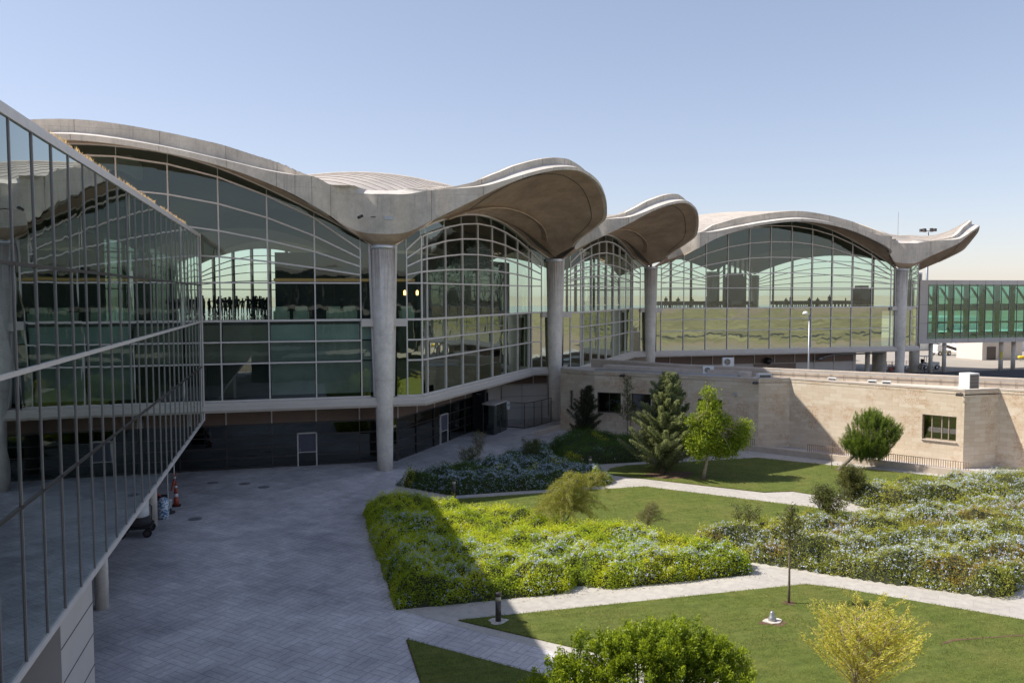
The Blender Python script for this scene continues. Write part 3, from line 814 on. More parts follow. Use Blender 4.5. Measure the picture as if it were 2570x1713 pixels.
def curtain(name_lbl, stations, P, topz, tz, ncol, skip_edges=True):
    """stations: list of s; P(s)->Vector2; topz(s); tz(k,s)->z of curved transom k"""
    st = stations; n = len(st)
    fr = MB()
    for i in range(n - 1):
        a = P(st[i]); b = P(st[i + 1])
        fr.beam((a.x, a.y, 5.06), (b.x, b.y, 5.06), 0.16, 0.10)
    base = fr.build('curtain_wall', M['alu'], T)
    for i in range(n - 1):
        a = P(st[i]); b = P(st[i + 1]); za = topz(st[i]); zb = topz(st[i + 1])
        d = (b - a).normalized()
        m = MB(); j = 0.35 * 0.01
        # glazing as stacked lites, each a hair out of true like real panes
        lv_a = [5.11, 7.5, 8.9, 10.295, 12.78]; lv_b = list(lv_a)
        if 0 < i < n - 2:
            for k in (4, 3, 2, 1): lv_a.append(tz(k, st[i])); lv_b.append(tz(k, st[i + 1]))
        lv_a.append(za); lv_b.append(zb)
        nn = Vector((d.y, -d.x))
        for q in range(len(lv_a) - 1):
            t = [random.uniform(-1, 1) * 0.006 for _ in range(4)]
            pts = [(a.x + nn.x * t[0], a.y + nn.y * t[0], lv_a[q]), (b.x + nn.x * t[1], b.y + nn.y * t[1], lv_b[q]), (b.x + nn.x * t[2], b.y + nn.y * t[2], lv_b[q + 1]), (a.x + nn.x * t[3], a.y + nn.y * t[3], lv_a[q + 1])]
            m.add(pts, [(0, 1, 2, 3)])
        w = m.build('window', M['glass'], base)
        w.data.materials.append(M['glass_board'] if name_lbl == 'left' else M['glass_low'])
        for q in range(3): w.data.polygons[q].material_index = 1
    for i in range(n):
        s = st[i]; p = P(s); e = (i == 0 or i == n - 1)
        q0 = P(st[max(i - 1, 0)]); q1 = P(st[min(i + 1, n - 1)]); d = (q1 - q0).normalized(); nn = Vector((d.y, -d.x))
        m = MB()
        if e:
            lean = 0.27 if i == 0 else -0.27
            m.vbeam((p.x - d.x * lean, p.y - d.y * lean, 5.06), (p.x, p.y, topz(s)), d, 0.15, 0.25)
        else:
            o_ = nn * 0.06
            m.vbeam((p.x + o_.x, p.y + o_.y, 5.06), (p.x + o_.x, p.y + o_.y, tz(1, s) + 0.05), d, 0.085, 0.11)
            m.vbeam((p.x - o_.x, p.y - o_.y, tz(1, s)), (p.x - o_.x, p.y - o_.y, topz(s)), d, 0.04, 0.12)
        m.build('mullion', M['alu'], base)
    # transoms
    def tline(zfun, i0, i1, wd=0.10):
        m = MB()
        for i in range(i0, i1):
            a = P(st[i]); b = P(st[i + 1]); d = (b - a).normalized(); nn = Vector((d.y, -d.x)) * 0.07
            m.beam((a.x + nn.x, a.y + nn.y, zfun(st[i])), (b.x + nn.x, b.y + nn.y, zfun(st[i + 1])), 0.16, wd)
        return m.build('transom', M['alu'], base)
    for z in (7.5, 8.9): tline(lambda s, z=z: z, 1, n - 2)
    tline(lambda s: 10.295, 1, n - 2, 0.14); tline(lambda s: 12.78, 1, n - 2)
    for k in (1, 2, 3, 4): tline(lambda s, k=k: tz(k, s), 1, n - 2)
    # brackets to the columns
    for i, sgn in ((0, 1), (n - 1, -1)):
        a = P(st[i]); b = P(st[i + sgn]); d = (b - a).normalized(); nn = Vector((d.y, -d.x))
        if sgn < 0: nn = -nn
        m = MB(); c0 = a - d * 0.32; c1 = b
        m.beam((c0.x + nn.x * 0.2, c0.y + nn.y * 0.2, 10.1), (c1.x + nn.x * 0.2, c1.y + nn.y * 0.2, 10.1), 0.34, 0.52)
        m.build('bracket', M['clad'], base)
    return base
def st_wall(ox, oy):
    st = [0.9] + [1.5 + 3 * i for i in range(12)] + [35.1]
    G = [(0.9, 15.36), (1.5, 15.85), (4.46, 17.46), (7.49, 18.92), (10.48, 20.13), (13.53, 20.94), (16.6, 21.25), (18, 21.3)]
    return curtain('left' if ox < 0 else '', st, lambda s: Vector((ox + s, oy + 0.24)), lambda s: sinterp(min(s, 36 - s), G), lambda k, s: sinterp(min(s, 36 - s), S_T[k]), 12)
def dg_wall(ox, oy):
    h = DLEN / 2
    st = [-h - 1.7, -h - 1.0, -h] + [-10.5 + 3 * i for i in range(8)] + [h, h + 1.0, h + 1.7]
    def tz(k, s):
        a = abs(s)
        return sinterp(a, D_T[k]) if a <= h else lerp(D_T[k][-1][1], D_E[k], min(1, (a - h) / 1.0))
    return curtain('', st, lambda s: Vector((ox, oy)) + dgeo(s), dtopz, tz, 8)
st_wall(-36, 0); dg_wall(0, 0); dg_wall(18, 18); st_wall(36, 36); dg_wall(72, 36)

# --- slab edge, soffit, recessed ground floor
PATH = [(-36, 0.24), (-0.62, 0.24), (-0.62, 0.1), (2.6, 0.1), (15.8, 18.4), (18.0, 18.4), (20.6, 18.1), (33.8, 36.4), (36.0, 36.24), (72, 36.24), (74.6, 36.1), (87.8, 54.4), (92, 54.4)]
PATH2 = [p for p in PATH if p not in ((-0.62, 0.24), (-0.62, 0.1))]
PATH2[0:1] = [(-36, 0.2)]
m = MB(); m.sweep(PATH2, [(0.42, 4.50), (0.42, 4.78), (0.30, 4.80), (0.30, 5.00), (-0.4, 5.02), (-0.4, 4.50)]); sl = m.build('slab_edge', M['clad'], T)
m = MB(); m.sweep(PATH2, [(0.40, 4.36), (0.40, 4.495), (-2.9, 4.495), (-2.9, 4.36)]); m.build('slab_soffit', M['skirt'], sl)
# floors
FP = [(-36, 0.5), (2.5, 0.5), (15.6, 18.7), (20.5, 18.7), (33.5, 36.6), (74, 36.6), (87, 54.6), (60, 72), (18, 72), (-36, 54)]
m = MB(); m.poly([(x, y + 0.35) for x, y in FP], 9.75, 10.2); m.build('upper_floor', M['floor'], T)
m = MB(); m.poly([(x, y + 0.35) for x, y in FP], 4.6, 5.05); m.build('lower_floor', M['floor'], T)
# mid-level internal wall behind the lower panes
m = MB(); m.sweep([(-36, 1.9), (1.6, 1.9), (14.8, 20.1), (19.6, 20.1), (33.2, 38.4), (71, 38.4), (86, 58)], [(0, 5.05), (0, 9.74), (-0.2, 9.74), (-0.2, 5.05)]); m.build('inner_wall', M['inner'], T)
# spandrel boards right behind the left-hand panes (lower two storeys); sky reflection painted into the teal ones
M['board_olive'] = simple('olive_board', (0.40, 0.39, 0.32), 0.8, 0, 0.12, 0.8); M['board_skytone'] = simple('skytone_board', (0.58, 0.70, 0.66), 0.7, 0, 0.12, 0.5); M['board_grey'] = simple('grey_blind', (0.42, 0.46, 0.43), 0.8, 0, 0.18, 0.7)
for x in (-19.5, -16.5, -13.5, -10.5, -7.5, -4.5, -1.5):
    w_ = 2.92 if x < -2 else 0.85
    m = MB(); m.box(x + 0.08, x + w_, 0.62, 0.70, 8.95, 10.0); m.build('spandrel_board', M['board_olive' if x < -8 else 'board_skytone'], T)
    m = MB(); m.box(x + 0.08, x + w_, 0.62, 0.70, 7.55, 8.85); m.build('spandrel_board', M['board_olive' if x < -8 else 'board_grey'], T)
    if x > -8:
        m = MB(); m.box(x + 0.08, x + w_, 0.70, 0.76, 5.3, 7.45); m.build('spandrel_board', M['board_grey'], T)
m = MB(); m.box(-22, -7.55, 0.6, 1.8, 5.05, 5.12); m.build('sill_board', M['dark'], T)

# recessed storefront, left part: plane y = 2.8 ; diagonal part parallel to the glass
SF1 = [(-36.0, 2.8), (1.16, 2.8)]
u2 = Vector((0.581, 0.814))
SF2a = Vector((1.16, 2.8)); SF2b = SF2a + u2 * 20.5
def louvre(p0, p1, z0, z1, name='louvre_band'):
    d = Vector((p1[0] - p0[0], p1[1] - p0[1])); ln = d.length; d.normalize(); nn = Vector((d.y, -d.x))
    m = MB(); m.obox(p0, p1, 0.1, z0, z1); o = m.build(name, M['louvre'], T)
    m = MB(); z = z0 + 0.05
    while z < z1 - 0.03:
        a = (p0[0] + nn.x * 0.03, p0[1] + nn.y * 0.03, z); b = (p1[0] + nn.x * 0.03, p1[1] + nn.y * 0.03, z)
        m.beam(a, b, 0.06, 0.045); z += 0.10
    m.build('louvre_blade', M['louvre'], o)
    m = MB(); s = 0.0
    while s <= ln + 0.01:
        q = Vector(p0[:2]) + d * s + nn * 0.08
        m.vbeam((q.x, q.y, z0), (q.x, q.y, z1), d, 0.09, 0.08); s += 3.0
    m.build('louvre_post', M['clad'], o)
    for z in (z0, z1):
        pass
    return o
M['louvre'] = simple('timber_tone_louvre', (0.27, 0.185, 0.14), 0.6, 0.1, 0.08)
louvre((-28.5, 2.8), (1.16, 2.8), 3.12, 4.36)
louvre(tuple(SF2a), tuple(SF2a + u2 * 17.2), 3.12, 4.36)
def storefront(p0, p1, z1=3.02, door=None, step=3.0, first=0.0):
    d = Vector((p1[0] - p0[0], p1[1] - p0[1])); ln = d.length; d.normalize(); nn = Vector((d.y, -d.x))
    m = MB(); m.obox((p0[0], p0[1]), (p1[0], p1[1]), 0.06, 3.0, 3.12); m.obox(p0, p1, 0.12, 0.0, 0.1)
    o = m.build('storefront', M['alu_dark'], T)
    # dark room behind
    q0 = Vector(p0[:2]) - nn * 0.9; q1 = Vector(p1[:2]) - nn * 0.9
    m = MB(); m.obox(tuple(q0), tuple(q1), 0.1, 0.0, 3.1); m.build('back_wall', M['dark'], o)
    s = first; stops = []
    while s < ln: stops.append(s); s += step
    stops.append(ln)
    for a, b in zip(stops[:-1], stops[1:]):
        m = MB(); A = Vector(p0[:2]) + d * a; B = Vector(p0[:2]) + d * b
        for za, zb in ((0.1, 0.78), (0.78, 1.47), (1.47, 2.22), (2.22, 3.0)):
            if door and a < door[1] and b > door[0] and zb < 2.5:
                for aa, bb in ((a, max(a, door[0])), (min(b, door[1]), b)):
                    if bb - aa > 0.02:
                        A2 = Vector(p0[:2]) + d * aa; B2 = Vector(p0[:2]) + d * bb
                        m.add([(A2.x, A2.y, za), (B2.x, B2.y, za), (B2.x, B2.y, zb), (A2.x, A2.y, zb)], [(0, 1, 2, 3)])
            else:
                t = random.uniform(-0.006, 0.006)
                m.add([(A.x + nn.x * t, A.y + nn.y * t, za), (B.x, B.y, za), (B.x, B.y, zb), (A.x, A.y, zb)], [(0, 1, 2, 3)])
        m.build('shop_window', M['glass_dark'], o)
    m = MB()
    for s in stops:
        q = Vector(p0[:2]) + d * s + nn * 0.03; m.vbeam((q.x, q.y, 0), (q.x, q.y, 3.05), d, 0.07, 0.12)
    for z in (0.78, 1.47, 2.22):
        segs = [(0, ln)] if not (door and z < 2.4) else [(0, door[0]), (door[1], ln)]
        for a, b in segs:
            A = Vector(p0[:2]) + d * a + nn * 0.03; B = Vector(p0[:2]) + d * b + nn * 0.03
            m.beam((A.x, A.y, z), (B.x, B.y, z), 0.08, 0.06)
    m.build('glazing_bar', M['alu_dark'], o)
    if door:
        A = Vector(p0[:2]) + d * door[0] + nn * 0.06; B = Vector(p0[:2]) + d * door[1] + nn * 0.06
        m = MB()
        for q in (A, B): m.vbeam((q.x, q.y, 0), (q.x, q.y, 2.36), d, 0.09, 0.12)
        m.beam((A.x, A.y, 2.32), (B.x, B.y, 2.32), 0.12, 0.09); m.beam((A.x, A.y, 0.98), (B.x, B.y, 0.98), 0.06, 0.05)
        fr = m.build('door', M['clad'], T)
        m = MB(); m.add([(A.x, A.y, 0.02), (B.x, B.y, 0.02), (B.x, B.y, 0.98), (A.x, A.y, 0.98)], [(0, 1, 2, 3)]); m.build('door_pane', M['glass_dark'], fr)
        m = MB(); m.obox((A.x, A.y), (B.x, B.y), 0.02, 1.0, 2.28); m.build('door_blind', M['blind'], fr)
        q = A + d * 0.14 + nn * 0.05; m = MB(); m.tube([(q.x, q.y, 0.9), (q.x, q.y, 1.25)], 0.018); m.build('handle', M['steel'], fr)
    return o
storefront((-28.5, 2.8), (1.16, 2.8), door=(22.73, 24.0), first=0.0)
storefront(tuple(SF2a), tuple(SF2a + u2 * 17.2), door=(7.1, 8.45), first=0.0)
m = MB(); m.obox(tuple(SF2a + u2 * 17.2), tuple(SF2a + u2 * 20.5), 0.1, 0, 4.4); m.build('wall_panel', M['clad'], T)
m = MB(); m.obox((13.3, 19.9), (17.9, 19.9), 0.1, 0, 4.4); wp = m.build('wall_panel', M['clad'], T)
m = MB()
for z in (1.1, 2.2, 3.3): m.beam((13.3, 19.89, z), (17.9, 19.89, z), 0.012, 0.02)
for x in (15.3,): m.vbeam((x, 19.89, 0), (x, 19.89, 4.4), (1, 0), 0.02, 0.012)
m.build('panel_joint', M['dark'], wp)
louvre((13.4, 19.85), (17.8, 19.85), 3.4, 4.3)
# lower wall under the right-hand arch
m = MB(); m.obox((20, 21.5), (33.0, 39.0), 0.2, 0, 4.4); m.obox((33.0, 39.0), (67.4, 39.0), 0.2, 0, 4.4); wl = m.build('wall_panel', M['clad'], T)
louvre((37.0, 38.97), (67.2, 38.97), 3.0, 4.3)
m = MB()
for z in (2.95, 1.75):
    m.beam((36, 38.97, z), (67.4, 38.97, z), 0.03, 0.05)
for i in range(11): m.vbeam((37 + 3 * i, 38.97, 0), (37 + 3 * i, 38.97, 3), (1, 0), 0.06, 0.03)
m.build('panel_joint', M['stone_cap'], wl)
m = MB(); m.box(61.6, 66.6, 38.9, 38.96, 0.3, 1.7); m.build('shop_window', M['glass_green'], wl)
m = MB(); m.box(52.0, 58.2, 38.9, 38.96, 2.0, 2.9); m.build('service_panel', M['louvre'], wl)
for x, y, r in ((69.8, 39.6, 0.32), (67.6, 39.6, 0.3), (74.6, 43.2, 0.95), (62.0, 52, 0.4)):
    m = MB(); m.lathe((x, y, 0), [(r, 0), (r, 4.5)], 20); m.build('pier', M['conc_col'], T, True)
m = MB(); m.tube([(61.5, 38.0, 3.6), (63.2, 38.0, 4.0), (71, 38.0, 4.05), (71.2, 38.2, 4.3)], 0.11, 8); m.tube([(61.0, 38.2, 3.4), (61.5, 38.0, 3.6)], 0.2, 8); m.build('duct', M['steel'], T, True)
m = MB(); m.tube([(53.9, 38.9, 3.35), (53.9, 38.4, 3.35)], 0.42, 14); m.tube([(53.9, 38.4, 3.35), (53.5, 38.1, 3.25)], 0.34, 14); m.build('exhaust_cowl', M['alu_dark'], T, True)
# interior fittings above floor (z 10.2): shop block with lit bulkhead
m = MB(); m.poly([(-7.2, 7.5), (3.4, 7.5), (15.0, 23.4), (13.0, 25.5), (-7.2, 25.5)], 10.2, 15.15); sb = m.build('shop_block', M['shop'] if 'shop' in M else M['dark'], T)
mm, nt, b = newmat('cove_light'); b.inputs['Base Color'].default_value = (0.5, 0.3, 0.15, 1); b.inputs['Emission Color'].default_value = (1.0, 0.50, 0.20, 1); b.inputs['Emission Strength'].default_value = 0.05
M['cove'] = mm
m = MB(); m.box(-7.3, 3.2, 7.3, 7.45, 13.0, 13.22); m.build('lit_bulkhead', M['cove'], sb)
mm, nt, b = newmat('pendant_glow'); b.inputs['Emission Color'].default_value = (1.0, 0.5, 0.16, 1); b.inputs['Emission Strength'].default_value = 2.5
M['glow'] = mm
for x, y in ((1.75, 2.2), (2.75, 3.0)):
    m = MB(); m.lathe((x, y, 11.95), [(0.07, 0), (0.09, 0.05), (0.09, 0.3), (0.03, 0.36)], 10); p = m.build('pendant_lamp', M['glow'], T)
    m = MB(); m.tube([(x, y, 12.3), (x, y, 17.0)], 0.01, 4); m.build('cable', M['dark'], p)
# inner mullioned screens on the far side of the halls (open to the sky behind)
def screen(p0, p1, n, zt):
    m = MB(); d = Vector((p1[0] - p0[0], p1[1] - p0[1])); ln = d.length; d.normalize()
    for i in range(n + 1):
        q = Vector(p0) + d * (ln * i / n); m.vbeam((q.x, q.y, 10.2), (q.x, q.y, zt(i / n)), d, 0.28, 0.35)
    o = m.build('far_mullion', M['alu_dark'], T)
    m = MB()
    for z in (12.78,): m.beam((*p0, z), (*p1, z), 0.15, 0.12)
    for k in (1, 2, 3, 4):
        zz = [14.0, 15.2, 16.4, 17.5][k - 1]
        for i in range(n):
            f0, f1 = i / n, (i + 1) / n
            g = lambda f: min(lerp(12.9 + 0.35 * k, zz, 4 * f * (1 - f)), zt(f))
            a = Vector(p0) + d * ln * f0; b = Vector(p0) + d * ln * f1
            m.beam((a.x, a.y, g(f0)), (b.x, b.y, g(f1)), 0.15, 0.10)
    m.build('far_transom', M['alu_dark'], T)
zta = lambda f: 15.3 + 3.2 * (4 * f * (1 - f)) ** 0.9
ztb = lambda f: 15.4 + 5.6 * (4 * f * (1 - f)) ** 0.8
screen((-36, 36), (-18, 54), 8, zta); screen((-18, 54), (0, 72), 8, zta)
screen((36, 72), (54, 90), 8, zta); screen((54, 54), (72, 72), 8, zta); screen((72, 72), (90, 54), 8, zta); screen((36, 72), (54, 54), 8, zta)
# check-in kiosks / dark service towers seen through the right-hand arch
for x, y, w_, z in ((54.6, 48.5, 1.15, 15.0), (84.5, 60, 1.0, 13.4)):
    m = MB(); m.box(x - w_, x + w_, y - w_, y + w_, 10.2, z - 0.5); m.box(x - w_ * 0.75, x + w_ * 0.75, y - w_ * 0.75, y + w_ * 0.75, z - 0.5, z)
    m.build('service_tower', M['dark'], T)
# rows of seats
def seat_row(x0, x1, y):
    m = MB(); x = x0
    while x < x1:
        m.box(x, x + 0.52, y, y + 0.5, 10.62, 10.7); m.box(x, x + 0.52, y + 0.45, y + 0.52, 10.7, 11.1); m.box(x + 0.2, x + 0.3, y + 0.2, y + 0.3, 10.2, 10.62); x += 0.58
    return m
for i, (a, b_, y) in enumerate(((38.5, 52, 39.5), (55, 69.5, 39.5), (40, 51, 42.0), (57, 68, 42.0))):
    m = seat_row(a, b_, y)
    tag(m.build('seat_row', M['alu_dark']), ['row of dark waiting seats behind the right arch glass, front left', 'row of dark waiting seats behind the right arch glass, front right', 'second row of waiting seats, left of the dark service tower', 'second row of waiting seats, right of the dark service tower'][i], 'seats', 'waiting seats in the hall')
def armchair(x, y, lb):
    t = thing('lounge_chair', lb, 'armchair', (x, y, 10.2), 'cream lounge chairs behind the glass')
    m = MB(); m.box(x - 0.38, x + 0.38, y - 0.36, y + 0.36, 10.3, 10.62); m.build('seat', M['chair'], t, bevel=0.04)
    m = MB(); m.box(x - 0.4, x + 0.4, y - 0.42, y - 0.28, 10.25, 11.2); m.build('backrest', M['chair'], t, bevel=0.05)
    for s in (-1, 1):
        m = MB(); m.box(x + s * 0.46 - 0.07, x + s * 0.46 + 0.07, y - 0.36, y + 0.3, 10.25, 10.9); m.build('armrest', M['chair'], t, bevel=0.04)
for x, lb in ((-6.7, 'leftmost cream lounge chair with its back to the glass'), (-5.4, 'second cream lounge chair from the left behind the glass'), (-3.2, 'third cream lounge chair behind the glass, one of the close pair'), (-2.2, 'fourth cream lounge chair behind the glass, beside the column'), (1.7, 'cream lounge chair just right of the front column')):
    armchair(x, 1.6 if x < 0 else 1.2, lb)

# ================================================================== GLAZED WING (left)
W = thing('glazed_wing', 'raised wing with mirror-like glass curtain wall along the plaza', 'wing building', (-18, -25, 0))
WX = -11.65; Y0 = -0.24; STEP = 1.5875
m = MB(); m.box(-26, WX - 0.05, -70, Y0, 3.70, 3.94); m.build('underside', M['clad'], W)
m = MB(); m.box(-26, WX - 0.31, -70, Y0, 15.70, 15.88); m.box(WX - 0.25, WX + 0.05, -70, Y0 + 0.05, 15.66, 15.86); m.box(WX - 0.3, WX - 0.05, -70, Y0 + 0.05, 15.86, 15.97); m.build('roof', M['alu'], W)
m = MB(); m.box(-26, WX - 0.25, -70, Y0, 10.0, 10.24); m.box(-26, WX - 0.25, -70, Y0, 7.2, 7.34); m.build('floor_slab', M['dark'], W)
m = MB(); m.box(-17.5, -17.2, -70, Y0, 3.95, 15.6); m.build('inner_wall', M['dark'], W)
lv = [3.98, 7.40, 10.295, 12.62, 15.66]
n = 44
ys = [Y0 - STEP * i for i in range(n)]
for i in range(n - 1):
    m = MB()
    for q in range(4):
        t = [random.uniform(-1, 1) * 0.0045 for _ in range(4)]
        m.add([(WX + t[0], ys[i], lv[q]), (WX + t[1], ys[i], lv[q + 1]), (WX + t[2], ys[i + 1], lv[q + 1]), (WX + t[3], ys[i + 1], lv[q])], [(0, 1, 2, 3)])
    m.build('window', M['glass_wing'], W)
for i in range(n):
    m = MB(); m.box(WX - 0.06, WX + 0.03, ys[i] - 0.025, ys[i] + 0.025, 3.95, 15.66); m.build('mullion', M['alu_mid'], W)
for z, mt, h in ((3.93, 'alu', 0.16), (7.40, 'alu_dark', 0.08), (10.295, 'alu', 0.11), (12.62, 'alu_dark', 0.08)):
    m = MB(); m.box(WX - 0.01, WX + (0.05 if z < 5 or h > 0.1 else 0.03), ys[-1], ys[0], z - h / 2, z + h / 2); m.build('transom', M[mt], W)
m = MB(); m.box(WX - 0.6, WX + 0.1, Y0, Y0 + 0.08, 3.9, 15.9); m.build('end_frame', M['alu'], W)
for y in (-10.6, -22.4, -46.0):
    m = MB(); m.lathe((-13.2, y, 0), [(0.25, 0), (0.25, 3.7)], 20); m.build('pillar', M['conc_col'], W, True)
m = MB(); m.box(-16.5, -11.85, -33.35, -29.9, 0, 3.69); wb = m.build('stair_core', M['clad'], W)
m = MB()
for z in (0.95, 1.9, 2.85): m.beam((-11.845, -33.35, z), (-11.845, -29.9, z), 0.012, 0.025)
m.build('panel_joint', M['dark'], wb)
m = MB(); m.box(-22, -21.7, -70, 2.0, 0, 3.7); m.build('rear_wall', M['dark'], W)
for x, y in ((-12.64, -6.58), (-12.93, -7.05)):
    m = MB(); m.tube([(x, y, 0), (x, y, 3.7)], 0.03); m.build('rod', M['white'], W)
# dry grass along the roof edge
c = []; dr = []
for y in np.arange(-33, -5.5, 0.02):
    if vnoise(np.array([[y, 0.0]]), 3.0, 3)[0] > 0.35:
        c.append((WX - 0.22 + rng.normal() * 0.05, y, 16.02 + rng.uniform(-0.06, 0.08))); dr.append((rng.normal() * 0.25, rng.normal() * 0.35, 1))
c = np.array(c); o = leaves('roof_grass', c, 0.22, M['leaf'], pick([(0.42, 0.30, 0.22), (0.5, 0.38, 0.28)], rng.random(len(c))), None, 0.12, np.array(dr), 0.2)
o['kind'] = 'stuff'; o['label'] = 'dry pinkish grass growing along the roof edge of the glazed wing'

# unseen building added behind the viewpoint, to darken the glass reflections
SW = thing('reflected_block', 'unseen dark glazed building added behind the viewpoint to darken reflections', 'building', (0, -66, 0))
m = MB(); m.box(-11.5, 16, -72, -58.4, 0, 15.0); m.build('wall', M['darkglass'], SW)
m = MB(); m.box(-11.5, 16, -58.4, -58.1, 15, 15.6); m.box(-11.5, 16, -58.4, -58.2, 3.9, 4.4); m.box(-11.5, 16, -58.4, -58.2, 9.9, 10.4); m.build('fascia', M['clad'], SW)
for i in range(18):
    m = MB(); m.box(-11.5 + 1.6 * i, -11.42 + 1.6 * i, -58.4, -58.25, 4.4, 15); m.build('mullion', M['alu_mid'], SW)

# ================================================================== STONE BUILDING
SB = thing('stone_building', 'low sand-coloured stone building with saw-tooth walls beside the garden', 'building', (30, 5, 0))
SP = [(18.6, 16.8), (16.95, 13.0), (18.94, 9.81), (21.03, 8.49), (29.02, 0.39), (31.55, 0.05), (38.25, -10.3), (41.1, -10.3), (48.0, -21.0), (51.0, -21.0), (58.5, -33)]
OPEN = {1: [((17.25, 11.99), (17.53, 11.63), 1.9, 3.57), ((17.93, 11.11), (18.5, 10.37), 1.9, 3.59)], 2: [((19.15, 9.67), (20.88, 8.58), 1.88, 3.62)],
        3: [((21.54, 7.97), (22.79, 6.7), 2.2, 3.65), ((25.6, 3.86), (27.0, 2.44), 2.3, 3.55)], 5: [((36.81, -8.07), (38.0, -9.91), 1.78, 3.52)]}
BACK = [(21.5, 17.5), (26.5, 9.3), (31.3, 4.4), (50, -14.3), (62, -26.3)]
for i in range(len(SP) - 1):
    a = Vector(SP[i]); b = Vector(SP[i + 1]); d = (b - a); ln = d.length; d.normalize(); nn = Vector((d.y, -d.x))   # outward = right of travel? check below
    nn = Vector((d.y, -d.x))
    ops = []
    for p, q, z0, z1 in OPEN.get(i, []):
        ops.append(((Vector(p) - a).dot(d), (Vector(q) - a).dot(d), z0, z1))
    ss = sorted(set([0, ln] + [v for o_ in ops for v in o_[:2]])); zz = sorted(set([0, 5.33] + [v for o_ in ops for v in o_[2:]]))
    m = MB()
    P = lambda s, z, dep=0.0: (a.x + d.x * s - nn.x * dep, a.y + d.y * s - nn.y * dep, z)
    for s0, s1 in zip(ss[:-1], ss[1:]):
        for z0, z1 in zip(zz[:-1], zz[1:]):
            if any(o_[0] <= s0 + 1e-4 and s1 <= o_[1] + 1e-4 and o_[2] <= z0 + 1e-4 and z1 <= o_[3] + 1e-4 for o_ in ops): continue
            m.add([P(s0, z0), P(s1, z0), P(s1, z1), P(s0, z1)], [(0, 1, 2, 3)])
    for s0, s1, z0, z1 in ops:
        m.add([P(s0, z0), P(s0, z1), P(s0, z1, .3), P(s0, z0, .3)], [(0, 1, 2, 3)]); m.add([P(s1, z0), P(s1, z1), P(s1, z1, .3), P(s1, z0, .3)], [(3, 2, 1, 0)])
        m.add([P(s0, z1), P(s1, z1), P(s1, z1, .3), P(s0, z1, .3)], [(0, 1, 2, 3)]); m.add([P(s0, z0), P(s1, z0), P(s1, z0, .3), P(s0, z0, .3)], [(3, 2, 1, 0)])
    wall = m.build('wall', M['stone'], SB, uv=True)
    m = MB(); q = -nn * 0.0
    m.obox((a.x + nn.x * 0.03 - d.x * 0.0, a.y + nn.y * 0.03), (b.x + nn.x * 0.03, b.y + nn.y * 0.03), 0.33, 5.33, 5.45); m.build('coping', M['stone_cap'], wall)
    for s0, s1, z0, z1 in ops:
        wd = s1 - s0
        m = MB(); dep = 0.2
        for s in ([s0 + 0.03, s1 - 0.03] + ([s0 + wd * 0.27, s0 + wd * 0.56, s0 + wd * 0.76] if i == 5 else [s0 + wd * 0.5] if wd > 1 else [])):
            m.vbeam(P(s, z0, dep), P(s, z1, dep), d, 0.06, 0.08)
        m.beam(P(s0, z0 + 0.03, dep), P(s1, z0 + 0.03, dep), 0.08, 0.06); m.beam(P(s0, z1 - 0.03, dep), P(s1, z1 - 0.03, dep), 0.08, 0.06)
        fr = m.build('window', M['bark_pale'] if i == 5 else M['alu_dark'], SB)
        m = MB(); m.add([P(s0, z0, .24), P(s1, z0, .24), P(s1, z1, .24), P(s0, z1, .24)], [(0, 1, 2, 3)]); m.build('pane', M['glass_mid'], fr)
        m = MB(); m.add([P(s0, z0, 1.2), P(s1, z0, 1.2), P(s1, z1, 1.2), P(s0, z1, 1.2)], [(0, 1, 2, 3)]); m.build('room_behind', M['dark'], fr)
        if i in (5, 2):
            m = MB(); m.beam(P(s0 - 0.05, z0 - 0.03, -0.03), P(s1 + 0.05, z0 - 0.03, -0.03), 0.16, 0.06); m.build('sill', M['stone_cap'], fr)
m = MB(); pts = [(x, y) for x, y in SP] + list(reversed(BACK)); m.poly([(x * 1.0, y + 0.0) for x, y in pts], 5.05, 5.12); m.build('roof', M['roofscreed'], SB)
for (x0, y0), (x1, y1) in zip(BACK[:-1], BACK[1:]):
    m = MB(); m.obox((x0, y0), (x1, y1), 0.3, 0.0, 5.78); rp = m.build('rear_parapet', M['skirt'], SB, uv=True)
    m = MB(); m.obox((x0 + 0.03, y0 - 0.04), (x1 + 0.03, y1 - 0.04), 0.38, 5.78, 5.88); m.build('coping', M['stone_cap'], rp)
m = MB()
for i in range(40):
    f = i / 39; x = lerp(31.3, 58, f); y = lerp(4.4, -22.3, f); m.vbeam((x - .03, y - .03, 5.12), (x - .03, y - .03, 5.7), (1, -1), 0.02, 0.012)
m.build('parapet_joint', M['bark'], SB)
m = MB(); m.tube([(31.3, 4.25, 5.66), (58, -22.45, 5.66)], 0.03, 5); m.build('lightning_strip', M['steel'], SB)
